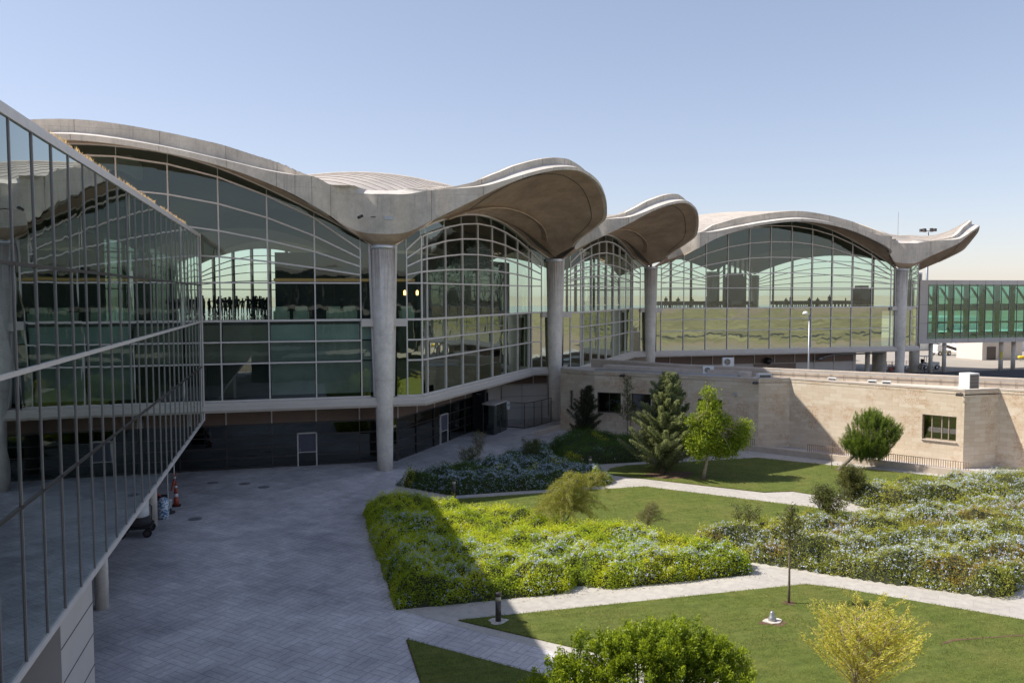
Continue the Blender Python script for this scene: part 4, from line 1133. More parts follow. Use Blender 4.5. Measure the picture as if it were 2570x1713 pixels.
# raised roof strip with dark gutter near the terminal
m = MB(); m.poly([(21.2, 13.6), (22.2, 14.6), (31.6, 5.2), (30.2, 3.9), (29.6, 4.6), (30.3, 5.2)], 5.12, 5.55); m.build('roof_upstand', M['stone_cap'], SB)
m = MB(); m.poly([(19.9, 12.4), (20.8, 13.3), (29.7, 4.4), (28.8, 3.5)], 5.12, 5.3); m.build('roof_gutter', M['steel'], SB)
m = MB(); m.box(0, 0.28, -0.02, 0, 0, 0.28)
sg = MB(); sg.obox((27.67 - 0.02, 1.76 - 0.02), (27.87 - 0.02, 1.56 - 0.02), -0.03, 3.96, 4.24); sgo = sg.build('wall_plate', M['collar'], SB)
def floodlight(x, y, z, nx, ny, lb):
    t = thing('floodlight', lb, 'floodlight', (x, y, z), 'floodlights on the stone building')
    m = MB(); m.beam((x, y, z), (x + nx * 0.3, y + ny * 0.3, z - 0.02), 0.05, 0.05); m.build('arm', M['alu_dark'], t)
    m = MB(); m.beam((x + nx * 0.3, y + ny * 0.3, z - 0.05), (x + nx * 0.62, y + ny * 0.62, z - 0.14), 0.42, 0.12); m.build('lamp_head', M['alu_dark'], t)
floodlight(21.1, 8.42, 5.25, -0.6, -0.6, 'dark floodlight high on the stone wall above the wide window')
floodlight(28.9, 0.5, 5.22, -0.6, -0.6, 'dark floodlight at the top of the stone wall behind the leafy tree')
floodlight(38.1, -10.1, 5.22, -0.7, -0.5, 'dark floodlight under the coping beside the upright roof air conditioner')
# plinth wall and railing of the light well
PL = [(22.8, 3.9), (28.0, -1.1), (30.9, -4.9), (33.0, -8.0), (35.9, -12.0), (42.0, -20.5), (50, -31)]
m = MB(); m.sweep([(x, y) for x, y in PL], [(0, 0), (0, 0.42), (-0.45, 0.42), (-0.45, 0)]); tag(m.build('garden_wall', M['skirt']), 'low rendered garden wall along the foot of the stone building', 'low wall')
def railing(pts, lb, z0=0.42, h=0.52):
    t = thing('railing', lb, 'railing', (pts[0][0], pts[0][1], z0), 'light well railings')
    bars = MB(); rails = MB()
    for (x0, y0), (x1, y1) in zip(pts[:-1], pts[1:]):
        ln = math.hypot(x1 - x0, y1 - y0); n_ = int(ln / 0.14)
        rails.beam((x0, y0, z0 + h), (x1, y1, z0 + h), 0.05, 0.03)
        for i in range(n_ + 1):
            f = i / n_; x = lerp(x0, x1, f); y = lerp(y0, y1, f); bars.vbeam((x, y, z0), (x, y, z0 + h), (x1 - x0, y1 - y0), 0.035, 0.05)
    bars.build('bars', M['louvre'], t); rails.build('handrail', M['louvre'], t)
off = 0.25
railing([(23.1, 4.0), (28.0, -0.75)], 'short railing of vertical bars behind the conifer and leafy tree')
railing([(30.5, -3.9), (31.15, -4.7), (33.25, -7.8), (36.0, -11.6), (36.6, -12.5)], 'long railing of vertical bars below the sunlit stone wall')
railing([(39.4, -16.3), (42.2, -20.2), (50, -30.7)], 'railing of vertical bars at the right edge beyond the stone pier')

def ac_unit(x, y, z, w, h, dp, ang, lb, fans=1, grille=False):
    t = thing('air_conditioner', lb, 'air conditioner', (x, y, z), 'roof air conditioners')
    ca, sa = math.cos(ang), math.sin(ang); u = (ca, sa)
    A = (x - ca * w / 2, y - sa * w / 2); B = (x + ca * w / 2, y + sa * w / 2)
    m = MB(); m.obox(A, B, dp, z + 0.06, z + h); m.build('casing', M['white'], t, bevel=0.02)
    m = MB(); m.vbeam((x - ca * w * .35, y - sa * w * .35, z), (x - ca * w * .35, y - sa * w * .35, z + 0.06), u, 0.06, dp * .8); m.vbeam((x + ca * w * .35, y + sa * w * .35, z), (x + ca * w * .35, y + sa * w * .35, z + 0.06), u, 0.06, dp * .8); m.build('foot', M['steel'], t)
    nx, ny = sa, -ca
    if grille:
        m = MB(); k = 0
        gz = z + 0.12
        m.obox((A[0] + nx * .004 + ca * .06, A[1] + ny * .004 + sa * .06), (B[0] + nx * .004 - ca * .06, B[1] + ny * .004 - sa * .06), 0.003, z + 0.12, z + h - 0.08)
        m.build('coil', M['alu_dark'], t)
        m = MB()
        for k in range(9):
            f = (k + 0.5) / 9; q = (lerp(A[0], B[0], .06 + .88 * f) + nx * .015, lerp(A[1], B[1], .06 + .88 * f) + ny * .015); m.vbeam((*q, z + .12), (*q, z + h - .08), u, 0.012, 0.012)
        for k in range(6):
            zz_ = lerp(z + .14, z + h - .1, k / 5); m.beam((A[0] + nx * .015 + ca * .06, A[1] + ny * .015 + sa * .06, zz_), (B[0] + nx * .015 - ca * .06, B[1] + ny * .015 - sa * .06, zz_), 0.012, 0.012)
        m.build('grille', M['steel'], t)
    for k in range(fans):
        r = min(w * 0.36, (h - 0.1) / fans * 0.40); cz = z + 0.06 + (h - 0.06) * (k + 0.5) / fans; cx = x - ca * w * 0.1; cy = y - sa * w * 0.1
        m = MB(); vs = []; nn_ = 18
        for i in range(nn_):
            tt = 2 * PI * i / nn_; vs.append((cx + nx * .006 + ca * r * math.cos(tt), cy + ny * .006 + sa * r * math.cos(tt), cz + r * math.sin(tt)))
        m.add(vs, [tuple(range(nn_))]); f = m.build('fan_opening', M['bark'], t)
        m = MB()
        for rr in (0.35, 0.7, 1.0):
            ln = [(cx + nx * .02 + ca * r * rr * math.cos(2 * PI * i / 16), cy + ny * .02 + sa * r * rr * math.cos(2 * PI * i / 16), cz + r * rr * math.sin(2 * PI * i / 16)) for i in range(17)]
            m.tube(ln, 0.008, 4)
        for i in range(3):
            tt = 2 * PI * i / 3; m.beam((cx + nx * .012, cy + ny * .012, cz), (cx + nx * .012 + ca * r * .9 * math.cos(tt), cy + ny * .012 + sa * r * .9 * math.cos(tt), cz + r * .9 * math.sin(tt)), 0.06, 0.01)
        m.build('fan_guard', M['white'], f)
ac_unit(28.3, 7.1, 5.12, 0.95, 0.72, 0.35, -0.3, 'low white air conditioner with one round fan, left of the tall one', 1)
ac_unit(29.9, 6.6, 5.12, 0.95, 1.45, 0.4, -0.3, 'tall white air conditioner with two stacked round fans', 2)
ac_unit(30.2, 1.4, 5.05, 1.05, 0.62, 0.6, -0.15, 'air conditioner with dark coil above the first stone pier', 0, True)
ac_unit(33.9, -1.9, 4.92, 0.62, 0.66, 0.3, -0.8, 'low air conditioner half hidden behind the coping, leftmost on the long wall', 0, True)
ac_unit(35.6, -4.3, 4.92, 0.62, 0.66, 0.3, -0.8, 'low air conditioner half hidden behind the coping, left one of the close pair', 0, True)
ac_unit(36.15, -5.15, 4.92, 0.62, 0.66, 0.3, -0.8, 'low air conditioner half hidden behind the coping, right one of the close pair', 0, True)
ac_unit(39.7, -9.6, 5.1, 0.95, 1.35, 0.85, 0.12, 'upright air conditioner with dark grille on the roof above the right stone pier', 0, True)

# kiosk, black pillar, glass fence near the second column
KP = thing('entrance_kiosk', 'small dark glazed kiosk with grey flat roof beside the black pillar', 'kiosk', (11.3, 13.4, 0))
kq = [(9.95, 11.75), (10.62, 11.2), (12.4, 13.8), (11.0, 14.9)]
m = MB(); m.poly([(9.6, 12.35), (10.5, 11.3), (12.35, 13.95), (11.3, 14.9)], 2.55, 2.66); m.build('roof', M['clad'], KP)
m = MB(); m.poly([(9.75, 12.4), (10.5, 11.5), (12.2, 13.95), (11.25, 14.75)], 0.0, 0.05); m.build('floor', M['alu_dark'], KP)
m = MB()
for p, q in (((10.5, 11.5), (12.2, 13.95)), ((9.75, 12.4), (10.5, 11.5))):
    m.add([(p[0], p[1], .05), (q[0], q[1], .05), (q[0], q[1], 2.55), (p[0], p[1], 2.55)], [(0, 1, 2, 3)])
m.build('glass_wall', M['glass_dark'], KP)
m = MB()
for p in ((10.5, 11.5), (12.2, 13.95), (9.75, 12.4), (11.35, 12.72)): m.vbeam((*p, 0), (*p, 2.55), (1, 0), 0.05, 0.05)
m.beam((10.45, 11.45, 1.6), (12.15, 13.9, 1.6), 0.03, 0.06); m.beam((10.45, 11.45, 1.72), (12.15, 13.9, 1.72), 0.03, 0.03); m.build('frame', M['alu_dark'], KP)
BP = thing('information_pillar', 'tall black square pillar standing before the glass kiosk', 'pillar', (9.6, 13.6, 0))
m = MB(); m.poly([(9.1, 13.8), (10.05, 13.15), (10.3, 13.5), (9.35, 14.2)], 0.02, 3.78); m.build('shaft', M['darkpanel'], BP, bevel=0.02)
m = MB(); m.beam((9.4, 13.57, 3.33), (9.72, 13.36, 3.33), 0.01, 0.03); m.build('small_sign', M['collar'], BP)
GF = thing('glass_fence', 'frameless glass screen fence between the kiosk and the second column', 'glass fence', (14, 14.3, 0))
gp = [(12.66, 15.4), (13.95, 14.24), (15.06, 14.93), (16.12, 16.0), (17.4, 17.2)]
for p, q in zip(gp[:-1], gp[1:]):
    m = MB(); m.add([(p[0], p[1], .03), (q[0], q[1], .03), (q[0], q[1], 2.25), (p[0], p[1], 2.25)], [(0, 1, 2, 3)]); m.build('glass_panel', M['glass_smoke'] if 'glass_smoke' in M else M['glass_clear'], GF)
m = MB()
for p, q in zip(gp[:-1], gp[1:]): m.beam((*p, 2.28), (*q, 2.28), 0.04, 0.05); m.beam((*p, 0.05), (*q, 0.05), 0.05, 0.06)
m.build('rail', M['alu_dark'], GF)
m = MB()
for p in gp: m.vbeam((*p, 0), (*p, 2.3), (1, 1), 0.045, 0.045)
m.build('post', M['alu_dark'], GF)
t = thing('notice_sign', 'small white notice sign with a red mark on the glass fence by the kiosk', 'sign', (12.7, 15.3, 2.0))
m = MB(); m.box(12.55, 12.95, 15.22, 15.25, 1.65, 2.35); m.build('board', M['white'], t)
m = MB(); m.box(12.62, 12.88, 15.205, 15.218, 2.1, 2.13); m.box(12.62, 12.88, 15.205, 15.218, 2.0, 2.03); m.build('text_line', M['darkpanel'], t)
m = MB(); m.sweep([(14.0, 9.9), (15.0, 10.9), (18.2, 14.1)], [(0, 0), (0, 0.42), (-0.4, 0.42), (-0.4, 0)]); tag(m.build('bench_wall', M['stone_cap']), 'pale low bench wall behind the dark shrubs near the second column', 'low wall')

# ================================================================== PIER BUILDING (right)
PB = thing('pier_building', 'raised glazed boarding pier with green glass on round columns', 'pier building', (95, 48, 0))
PX0, PX1, PY = 85.2, 128.0, 47.7
m = MB(); m.box(PX0, PX1, PY, PY + 5.5, 13.42, 14.08); m.build('roof_fascia', M['clad'], PB)
m = MB(); m.box(PX0, PX1, PY, PY + 5.5, 4.5, 5.2); m.build('floor_fascia', M['clad'], PB)
m = MB(); m.box(PX0, 86.75, PY + 0.01, PY + 5.5, 5.2, 13.42); m.build('end_wall', M['clad'], PB)
m = MB()
for z in (7.56, 10.38): m.beam((PX0, PY, z), (86.75, PY, z), 0.02, 0.03)
x = PX0 + 3.0
while x < PX1: m.vbeam((x, PY - .004, 13.42), (x, PY - .004, 14.08), (1, 0), 0.03, 0.01); m.vbeam((x, PY - .004, 4.5), (x, PY - .004, 5.2), (1, 0), 0.03, 0.01); x += 3.0
m.build('panel_joint', M['dark'], PB)
m = MB(); m.box(86.75, PX1, PY + 0.6, PY + 5.4, 9.75, 10.0); m.box(86.75, PX1, PY + 0.6, PY + 5.4, 13.2, 13.4); m.build('inner_floor', M['dark'], PB)
x = 86.75; k = 0
while x < PX1:
    m = MB()
    for q in range(4):
        zz_ = np.linspace(5.2, 13.42, 5); t = [random.uniform(-1, 1) * 0.01 for _ in range(4)]
        m.add([(x, PY + t[0], zz_[q]), (x + 1.5, PY + t[1], zz_[q]), (x + 1.5, PY + t[2], zz_[q + 1]), (x, PY + t[3], zz_[q + 1])], [(0, 1, 2, 3)])
    m.build('window', M['glass_green'], PB)
    m = MB(); m.box(x - 0.04, x + 0.04, PY - 0.06, PY + 0.05, 5.2, 13.42); m.build('mullion', M['alu_mid'], PB)
    x += 1.5; k += 1
m = MB()
for k in range(14):   # far-side frame with braces; gaps let the sky through
    xx = 86.75 + 3 * k; m.box(xx - 0.5, xx + 0.5, PY + 5.1, PY + 5.4, 5.2, 13.4)
    m.beam((xx + 0.4, PY + 4.8, 13.0), (xx + 2.7, PY + 4.8, 10.2), 0.2, 0.28)
m.box(86.75, PX1, PY + 5.1, PY + 5.4, 9.3, 10.4); m.box(86.75, PX1, PY + 5.1, PY + 5.4, 5.2, 5.9); m.box(86.75, PX1, PY + 5.1, PY + 5.4, 7.3, 7.6)
m.build('rear_frame', M['dark'], PB)
for x, y, r in ((88.1, 48.5, .3), (90.4, 48.3, .3), (101.9, 49.1, .33), (104.3, 49.1, .33), (116, 49.1, .33), (118.4, 49.1, .33), (86.6, 50.2, .75)):
    m = MB(); m.lathe((x, y, 0), [(r, 0), (r, 4.5)], 18); m.build('pillar', M['conc_col'], PB, True)
# far buildings and apron life
m = MB(); m.box(118, 140, 92, 106, 0, 7); m.box(127, 150, 84, 92, 0, 4.2)
B2 = thing('apron_building', 'far white flat building across the apron, seen under the pier', 'building', (130, 95, 0))
m.build('wall', M['white'], B2)
m = MB()
for x in range(119, 139, 3): m.box(x, x + 1.6, 91.94, 91.99, 1.4, 3.2)
m.build('window', M['dark'], B2)
B3 = thing('apron_store', 'low beige store block behind the columns under the right arch', 'building', (84, 72, 0))
m = MB(); m.box(78, 90, 72, 78, 0, 3.2); m.build('wall', M['skirt'], B3); m = MB(); m.box(77.8, 90.2, 71.8, 78.2, 3.2, 3.45); m.build('roof', M['stone_cap'], B3)
B4 = thing('gatehouse', 'plain grey block at the right edge beyond the pier columns', 'building', (118, 62, 0))
m = MB(); m.box(115, 124, 66, 72, 0, 4.6); m.build('wall', M['clad'], B4); m = MB(); m.box(116, 118, 65.95, 65.99, 0, 2.4); m.build('door', M['alu_dark'], B4)

def wheel(parent, x, y, z, r, w, ax=(0, 1), rim='white'):
    m = MB(); n = 16; vs = []
    for s in (-1, 1):
        for i in range(n):
            t = 2 * PI * i / n; vs.append((x + ax[0] * s * w / 2 - ax[1] * 0 + (ax[1]) * r * math.cos(t), y + ax[1] * s * w / 2 + (-ax[0]) * r * math.cos(t), z + r * math.sin(t)))
    m.add(vs, [tuple(range(n)), tuple(reversed(range(n, 2 * n)))] + [(i, (i + 1) % n, n + (i + 1) % n, n + i) for i in range(n)])
    wh = m.build('wheel', M['black'], parent)
    m = MB(); vs = []
    for s in (-1, 1):
        for i in range(n):
            t = 2 * PI * i / n; vs.append((x + ax[0] * s * (w / 2 + .01) + ax[1] * r * .55 * math.cos(t), y + ax[1] * s * (w / 2 + .01) - ax[0] * r * .55 * math.cos(t), z + r * .55 * math.sin(t)))
    m.add(vs, [tuple(range(n)), tuple(reversed(range(n, 2 * n)))] + [(i, (i + 1) % n, n + (i + 1) % n, n + i) for i in range(n)])
    m.build('rim', M[rim], wh)
# baggage tug
tx, ty = 92.0, 53.4
TG = thing('baggage_tug', 'white airport baggage tug with open cab passing between the pier columns', 'tug', (tx, ty, 0))
def tb(*a): return (a[0] + tx, a[1] + tx, a[2] + ty, a[3] + ty, a[4], a[5])
m = MB(); m.box(*tb(-1.5, 1.7, -.65, .65, .45, 1.0)); m.box(*tb(0.6, 1.75, -.6, .6, 1.0, 1.15)); m.build('body', M['white'], TG, bevel=0.06)
m = MB()
for a in (-1.3, .2):
    for b_ in (-.6, .6): m.vbeam((tx + a, ty + b_, 1.0), (tx + a + .1, ty + b_, 2.05), (1, 0), .07, .07)
m.build('cab_post', M['white'], TG); m = MB(); m.box(*tb(-1.45, .5, -.7, .7, 2.05, 2.14)); m.build('cab_roof', M['white'], TG, bevel=0.03)
m = MB(); m.box(*tb(-1.0, -.6, -.4, .4, 1.0, 1.15)); m.box(*tb(-1.05, -.95, -.4, .4, 1.15, 1.65)); m.build('seat', M['black'], TG)
m = MB(); m.box(*tb(1.7, 1.9, -.5, .5, .35, .6)); m.build('bumper', M['black'], TG)
for a in (-1.0, 1.15):
    for b_ in (-.62, .62): wheel(TG, tx + a, ty + b_, .36, .36, .24)
# trolley train behind the tug
for i, (x, lb) in enumerate(((87.6, 'empty baggage trolley coupled nearest the white tug'), (83.9, 'empty baggage trolley at the tail behind the tug'))):
    t = thing('baggage_trolley', lb, 'baggage trolley', (x, 54.0, 0), 'baggage trolleys towed by the tug')
    m = MB(); m.box(x - 1.4, x + 1.4, 53.3, 54.7, .5, .62); m.beam((x + 1.4, 54, .5), (x + 2.2, 53.8, .45), .08, .06); m.build('deck', M['steel'], t)
    m = MB()
    for a in (-1.35, 1.35):
        for b_ in (53.35, 54.65): m.vbeam((x + a, b_, .6), (x + a, b_, 1.3), (1, 0), .05, .05)
        m.beam((x + a, 53.35, 1.28), (x + a, 54.65, 1.28), .05, .05); m.beam((x + a, 53.35, .95), (x + a, 54.65, .95), .04, .04)
    m.build('end_rail', M['alu_dark'], t)
    for a in (-.95, .95):
        for b_ in (53.4, 54.6): wheel(t, x + a, b_, .22, .22, .14)
# stair truck
sx, sy = 117.0, 78.0
ST_ = thing('stair_truck', 'white passenger stair vehicle with long steps, parked far across the apron', 'stair truck', (sx, sy, 0))
m = MB(); m.box(sx - 1.6, sx + 1.6, sy - .9, sy + .9, .5, 1.0); m.box(sx - 1.7, sx - .6, sy - .9, sy + .9, 1.0, 2.1); m.build('body', M['white'], ST_, bevel=.06)
m = MB(); m.box(sx - 1.2, sx + 1.5, sy - .95, sy - .9, .55, .8); m.build('stripe', M['yellow'], ST_)
m = MB()
for s in (-.8, .8): m.beam((sx - .3, sy + s, 2.2), (sx + 6.5, sy + s, .25), .1, .28)
for i in range(11):
    f = i / 10; m.box(sx - .3 + 6.6 * f, sx + .1 + 6.6 * f, sy - .8, sy + .8, 2.2 - 1.9 * f, 2.25 - 1.9 * f)
m.build('steps', M['alu_dark'], ST_)
m = MB()
for s in (-.8, .8): m.tube([(sx - .3, sy + s, 3.2), (sx + 6.5, sy + s, 1.25)], .03)
m.build('handrail', M['steel'], ST_)
for a in (-1.1, 1.1):
    for b_ in (-.85, .85): wheel(ST_, sx + a, sy + b_, .4, .4, .26)
# yellow sign, hydrant, barrier, trolley
t = thing('apron_sign', 'narrow yellow sign on a thin post before the pier columns', 'sign', (100.2, 47.4, 0))
m = MB(); m.tube([(100.2, 47.4, 0), (100.2, 47.4, 2.4)], .04); m.build('post', M['steel'], t); m = MB(); m.box(100.0, 100.4, 47.3, 47.34, 1.9, 3.1); m.build('sign_plate', M['yellow'], t)
t = thing('yellow_float', 'yellow equipment barrier at the far right edge of the apron', 'barrier', (121.2, 63.3, 0))
m = MB(); m.tube([(120.4, 63.3, .6), (122.6, 63.3, .6)], .28, 10); m.build('drum', M['yellow'], t, True); m = MB(); m.box(120.6, 120.8, 63.1, 63.5, 0, .4); m.box(122.2, 122.4, 63.1, 63.5, 0, .4); m.build('foot', M['steel'], t)
t = thing('luggage_cart', 'small upright luggage cart standing alone under the right arch', 'luggage cart', (81.6, 49.0, 0))
m = MB()
for a in (-.35, .35): m.tube([(81.6 + a, 49.3, 1.25), (81.6 + a * .9, 49.2, .2), (81.6 + a, 48.4, .15)], .03)
m.tube([(81.25, 49.3, 1.25), (81.95, 49.3, 1.25)], .035); m.build('frame', M['alu_dark'], t); m = MB(); m.box(81.3, 81.9, 49.18, 49.22, .35, 1.0); m.build('basket', M['orange'], t)
for a in (-.3, .3): wheel(t, 81.6 + a, 48.6, .1, .1, .05)
t = thing('barrier_frame', 'low dark hoop barrier beside the large round pier', 'barrier', (87.0, 51.5, 0))
m = MB(); m.tube([(86.0, 48.6, 0), (86.0, 48.6, 1.0), (86.1, 48.6, 1.15), (87.1, 48.6, 1.15), (87.2, 48.6, 1.0), (87.2, 48.6, 0)], .07); m.build('hoop', M['alu_dark'], t)
# light mast and lamp
t = thing('light_mast', 'tall apron floodlight mast with two rings of lamps, behind the last canopy', 'light mast', (132.7, 100, 0))
m = MB(); m.tube([(132.7, 100, 0), (132.7, 100, 26)], [.45, .2], 10); m.build('mast', M['steel'], t, True)
for zc, r in ((24.3, 2.6), (26.2, 1.4)):
    for k in range(6):
        a_ = 2 * PI * k / 6 + .3; cx = 132.7 + r * math.cos(a_); cy = 100 + r * math.sin(a_)
        m = MB(); m.beam((132.7, 100, zc), (cx, cy, zc), .1, .1); m.box(cx - .26, cx + .26, cy - .26, cy + .26, zc - .15, zc + .5); m.build('lamp_head', M['alu_dark'], t)
t = thing('lightning_rod', 'thin lightning rod rising from the roof behind the fourth column', 'lightning rod', (75.0, 41.0, 19))
m = MB(); m.tube([(75.4, 41.0, 18.6), (75.4, 41.0, 23.3)], .035, 5); m.build('rod', M['steel'], t)
t = thing('street_lamp', 'slender grey street lamp with round head in front of the right arch', 'street lamp', (38.2, 7.0, 0))
m = MB(); m.tube([(38.0, 7, 0), (38.0, 7, 10.1)], [.09, .055], 8); m.build('pole', M['steel'], t, True); m = MB(); m.tube([(38.0, 7, 10.1), (37.7, 7, 10.25)], .03); m.build('arm', M['steel'], t)
m = MB(); m.lathe((37.6, 7, 10.2), [(.05, -.08), (.24, 0), (.26, .1), (.16, .24), (.03, .28)], 16); m.build('lamp_head', M['white'], t, True)

# ================================================================== PLAZA OBJECTS
def bollard(x, y, lb, h=1.1, pad=True):
    t = thing('bollard_light', lb, 'bollard light', (x, y, 0.0), 'garden bollard lights')
    m = MB(); m.lathe((x, y, 0.0), [(.105, 0), (.105, h * .73)], 24); m.build('post', M['alu_dark'], t, True)
    m = MB(); m.lathe((x, y, h * .73), [(.10, 0), (.10, h * .14)], 24); m.build('lens', M['lens'], t, True)
    m = MB(); m.lathe((x, y, h * .87), [(.105, 0), (.115, .01), (.115, h * .11), (.09, h * .13)], 24); m.build('cap', M['alu_dark'], t, True)
    if pad:
        m = MB(); a = np.linspace(0, 2 * PI, 17, endpoint=False)
        m.poly([(x + math.cos(q) * .33 * (1 + .22 * math.sin(5 * q + x)) , y + math.sin(q) * .3 * (1 + .2 * math.cos(3 * q))) for q in a], -.02, .062); m.build('pad', M['conc_ledge'], t)
M['lens'] = simple('frosted_lens', (0.62, 0.55, 0.40), 0.3)
bollard(1.13, -27.74, 'bronze bollard light on a pale pad at the tip of the front lawn', 1.12)
bollard(3.1, -8.9, 'bollard light half hidden behind the clipped hedge at the left end of the garden path', 1.1, False)
bollard(13.4, -4.2, 'small bollard light among the shaded plumbago near the back path', 1.0, False)
t = thing('uplight', 'small grey uplight on a chipped pale base in the front lawn', 'ground light', (10.8, -30.38, 0))
m = MB(); a = np.linspace(0, 2 * PI, 9, endpoint=False); m.poly([(10.8 + math.cos(q) * .36 * (1 + .2 * math.sin(3 * q)), -30.38 + math.sin(q) * .26) for q in a], 0, .075); m.build('pad', M['conc_ledge'], t)
m = MB(); m.lathe((10.78, -30.34, .07), [(.14, 0), (.15, .08), (.10, .14), (.07, .3), (.05, .34)], 14); m.build('lamp_head', M['steel'], t, True)
# traffic cones / barrier
def cone(x, y, lean, lb, h=1.15):
    t = thing('traffic_cone', lb, 'traffic cone', (x, y, 0))
    m = MB(); m.box(x - .24, x + .24, y - .24, y + .24, 0, .05); m.build('base', M['black'], t, bevel=.01)
    prof = [(0.0, .17), (.35, .125), (.36, .125), (.6, .095), (.61, .095), (.8, .07), (1.0, .05)]
    def pc(z0, z1, mt, nm):
        m = MB(); rr = lambda f: .165 - .12 * f
        m.tube([(x + lean * z0 * h, y, .05 + z0 * h), (x + lean * z1 * h, y, .05 + z1 * h)], [rr(z0), rr(z1)], 14); m.build(nm, M[mt], t, True)
    pc(0, .36, 'orange', 'body'); pc(.36, .5, 'white', 'reflective_band'); pc(.5, .74, 'orange', 'body'); pc(.74, .84, 'white', 'reflective_band'); pc(.84, 1, 'orange', 'tip')
cone(-12.55, -6.7, 0.0, 'tall orange and white traffic cone standing under the wing edge', 1.35)
t = thing('warning_beacon', 'thin leaning orange delineator stick stacked on the traffic cone', 'delineator', (-12.7, -6.7, 0))
m = MB(); m.tube([(-12.78, -6.78, 0.9), (-12.52, -6.75, 1.9)], .05, 8); m.build('stick', M['orange'], t); m = MB(); m.tube([(-12.60, -6.76, 1.6), (-12.57, -6.757, 1.72)], .056, 8); m.build('reflective_band', M['white'], t)
CT = thing('cleaning_trailer', 'black hose trailer carrying a white water tank under the wing', 'trailer', (-13.5, -12.2, 0))
m = MB(); m.box(-14.6, -12.95, -12.9, -11.6, .42, .52); m.box(-14.6, -14.5, -12.9, -11.6, .5, .95); m.build('chassis', M['black'], CT)
m = MB()
for k in range(9):
    zz_ = .5 + .05 * k; r = .74 - .02 * abs(k - 3)
    m.tube([(-13.75 + r * math.cos(2 * PI * i / 24), -12.25 + .6 * r * math.sin(2 * PI * i / 24), zz_) for i in range(25)], .045, 6)
m.build('hose_coil', M['dark'], CT, True)
for a in (-14.3, -13.1):
    for b_ in (-12.85, -11.65): wheel(CT, a, b_, .21, .21, .12, rim='alu_dark')
m = MB(); m.lathe((-13.55, -12.2, .92), [(.42, 0), (.46, .06), (.46, .42), (.44, .45), (.46, .48), (.46, .72), (.34, .86), (.14, .92), (.14, .98), (0.02, .98)], 24)
tk = m.build('tank', M['white'], CT, True)
m = MB(); m.tube([(-13.0, -12.2, .4), (-12.98, -12.2, 1.4), (-13.1, -12.2, 1.5)], .03); m.build('handle', M['black'], CT)
t = thing('water_bag', 'blue and white patterned sack standing behind the pillar', 'sack', (-12.95, -9.6, 0))
mm, nt, b = newmat('blue_white_sack'); f = noise(nt, coords(nt), 9, 3); L(nt, ramp(nt, f, [(0.44, (0.03, 0.15, 0.34)), (0.52, (0.7, 0.74, 0.78))]), b.inputs['Base Color']); b.inputs['Roughness'].default_value = .35; M['sack'] = mm
m = MB(); m.lathe((-12.85, -9.4, 0), [(.2, 0), (.3, .2), (.31, .6), (.29, .95), (.2, 1.1), (.1, 1.16)], 18); m.build('sack_body', M['sack'], t, True)
t = thing('white_bucket', 'small white bucket on a black hose reel under the wing', 'bucket', (-12.7, -8.3, 0))
m = MB(); m.lathe((-12.72, -8.3, .3), [(.15, 0), (.17, .42), (.18, .42), (.18, .46), (.15, .46)], 16); m.build('pail', M['white'], t, True); m = MB(); m.lathe((-12.7, -8.25, .0), [(.3, 0), (.3, .08), (.12, .12), (.12, .28)], 16); m.build('reel_base', M['black'], t, True)
t = thing('floor_machine', 'dark floor machine with brush ends and a red handle beyond the pillar', 'floor machine', (-13.3, -7.2, 0))
m = MB(); m.box(-13.9, -12.95, -7.7, -6.9, .2, .72); m.box(-13.9, -12.95, -7.6, -7.0, .74, .78); m.build('body', M['black'], t, bevel=.04); m = MB(); m.tube([(-13.9, -7.7, 1.45), (-13.25, -7.5, .8)], .05, 8); m.build('handle', M['orange'], t)
m = MB()
for k in range(14): m.tube([(-13.6 + .05 * k, -7.2, .8), (-13.75 + .07 * k, -7.2, 1.35)], .008, 4)
m.build('bristles', M['steel'], t)
# items fixed to the first capital
t = thing('capital_floodlight', 'grey box floodlight fixed on the front of the first capital', 'floodlight', (0.5, -1.2, 17))
m = MB(); m.box(-.05, .55, -1.45, -1.02, 16.9, 17.15); m.build('housing', M['steel'], t, bevel=.02); m = MB(); m.tube([(-.05, -1.2, 17.1), (-.9, -1.18, 17.1)], .03); m.build('conduit', M['alu_dark'], t)
t = thing('security_camera', 'small dark security camera on the left side of the first capital', 'camera', (-1.4, -1.5, 17.1))
m = MB(); m.tube([(-1.72, -1.55, 17.0), (-1.45, -1.25, 17.15)], .10, 8); m.build('camera_body', M['dark'], t); m = MB(); m.tube([(-1.45, -1.25, 17.15), (-1.4, -1.05, 17.2)], .03); m.build('mount', M['steel'], t)

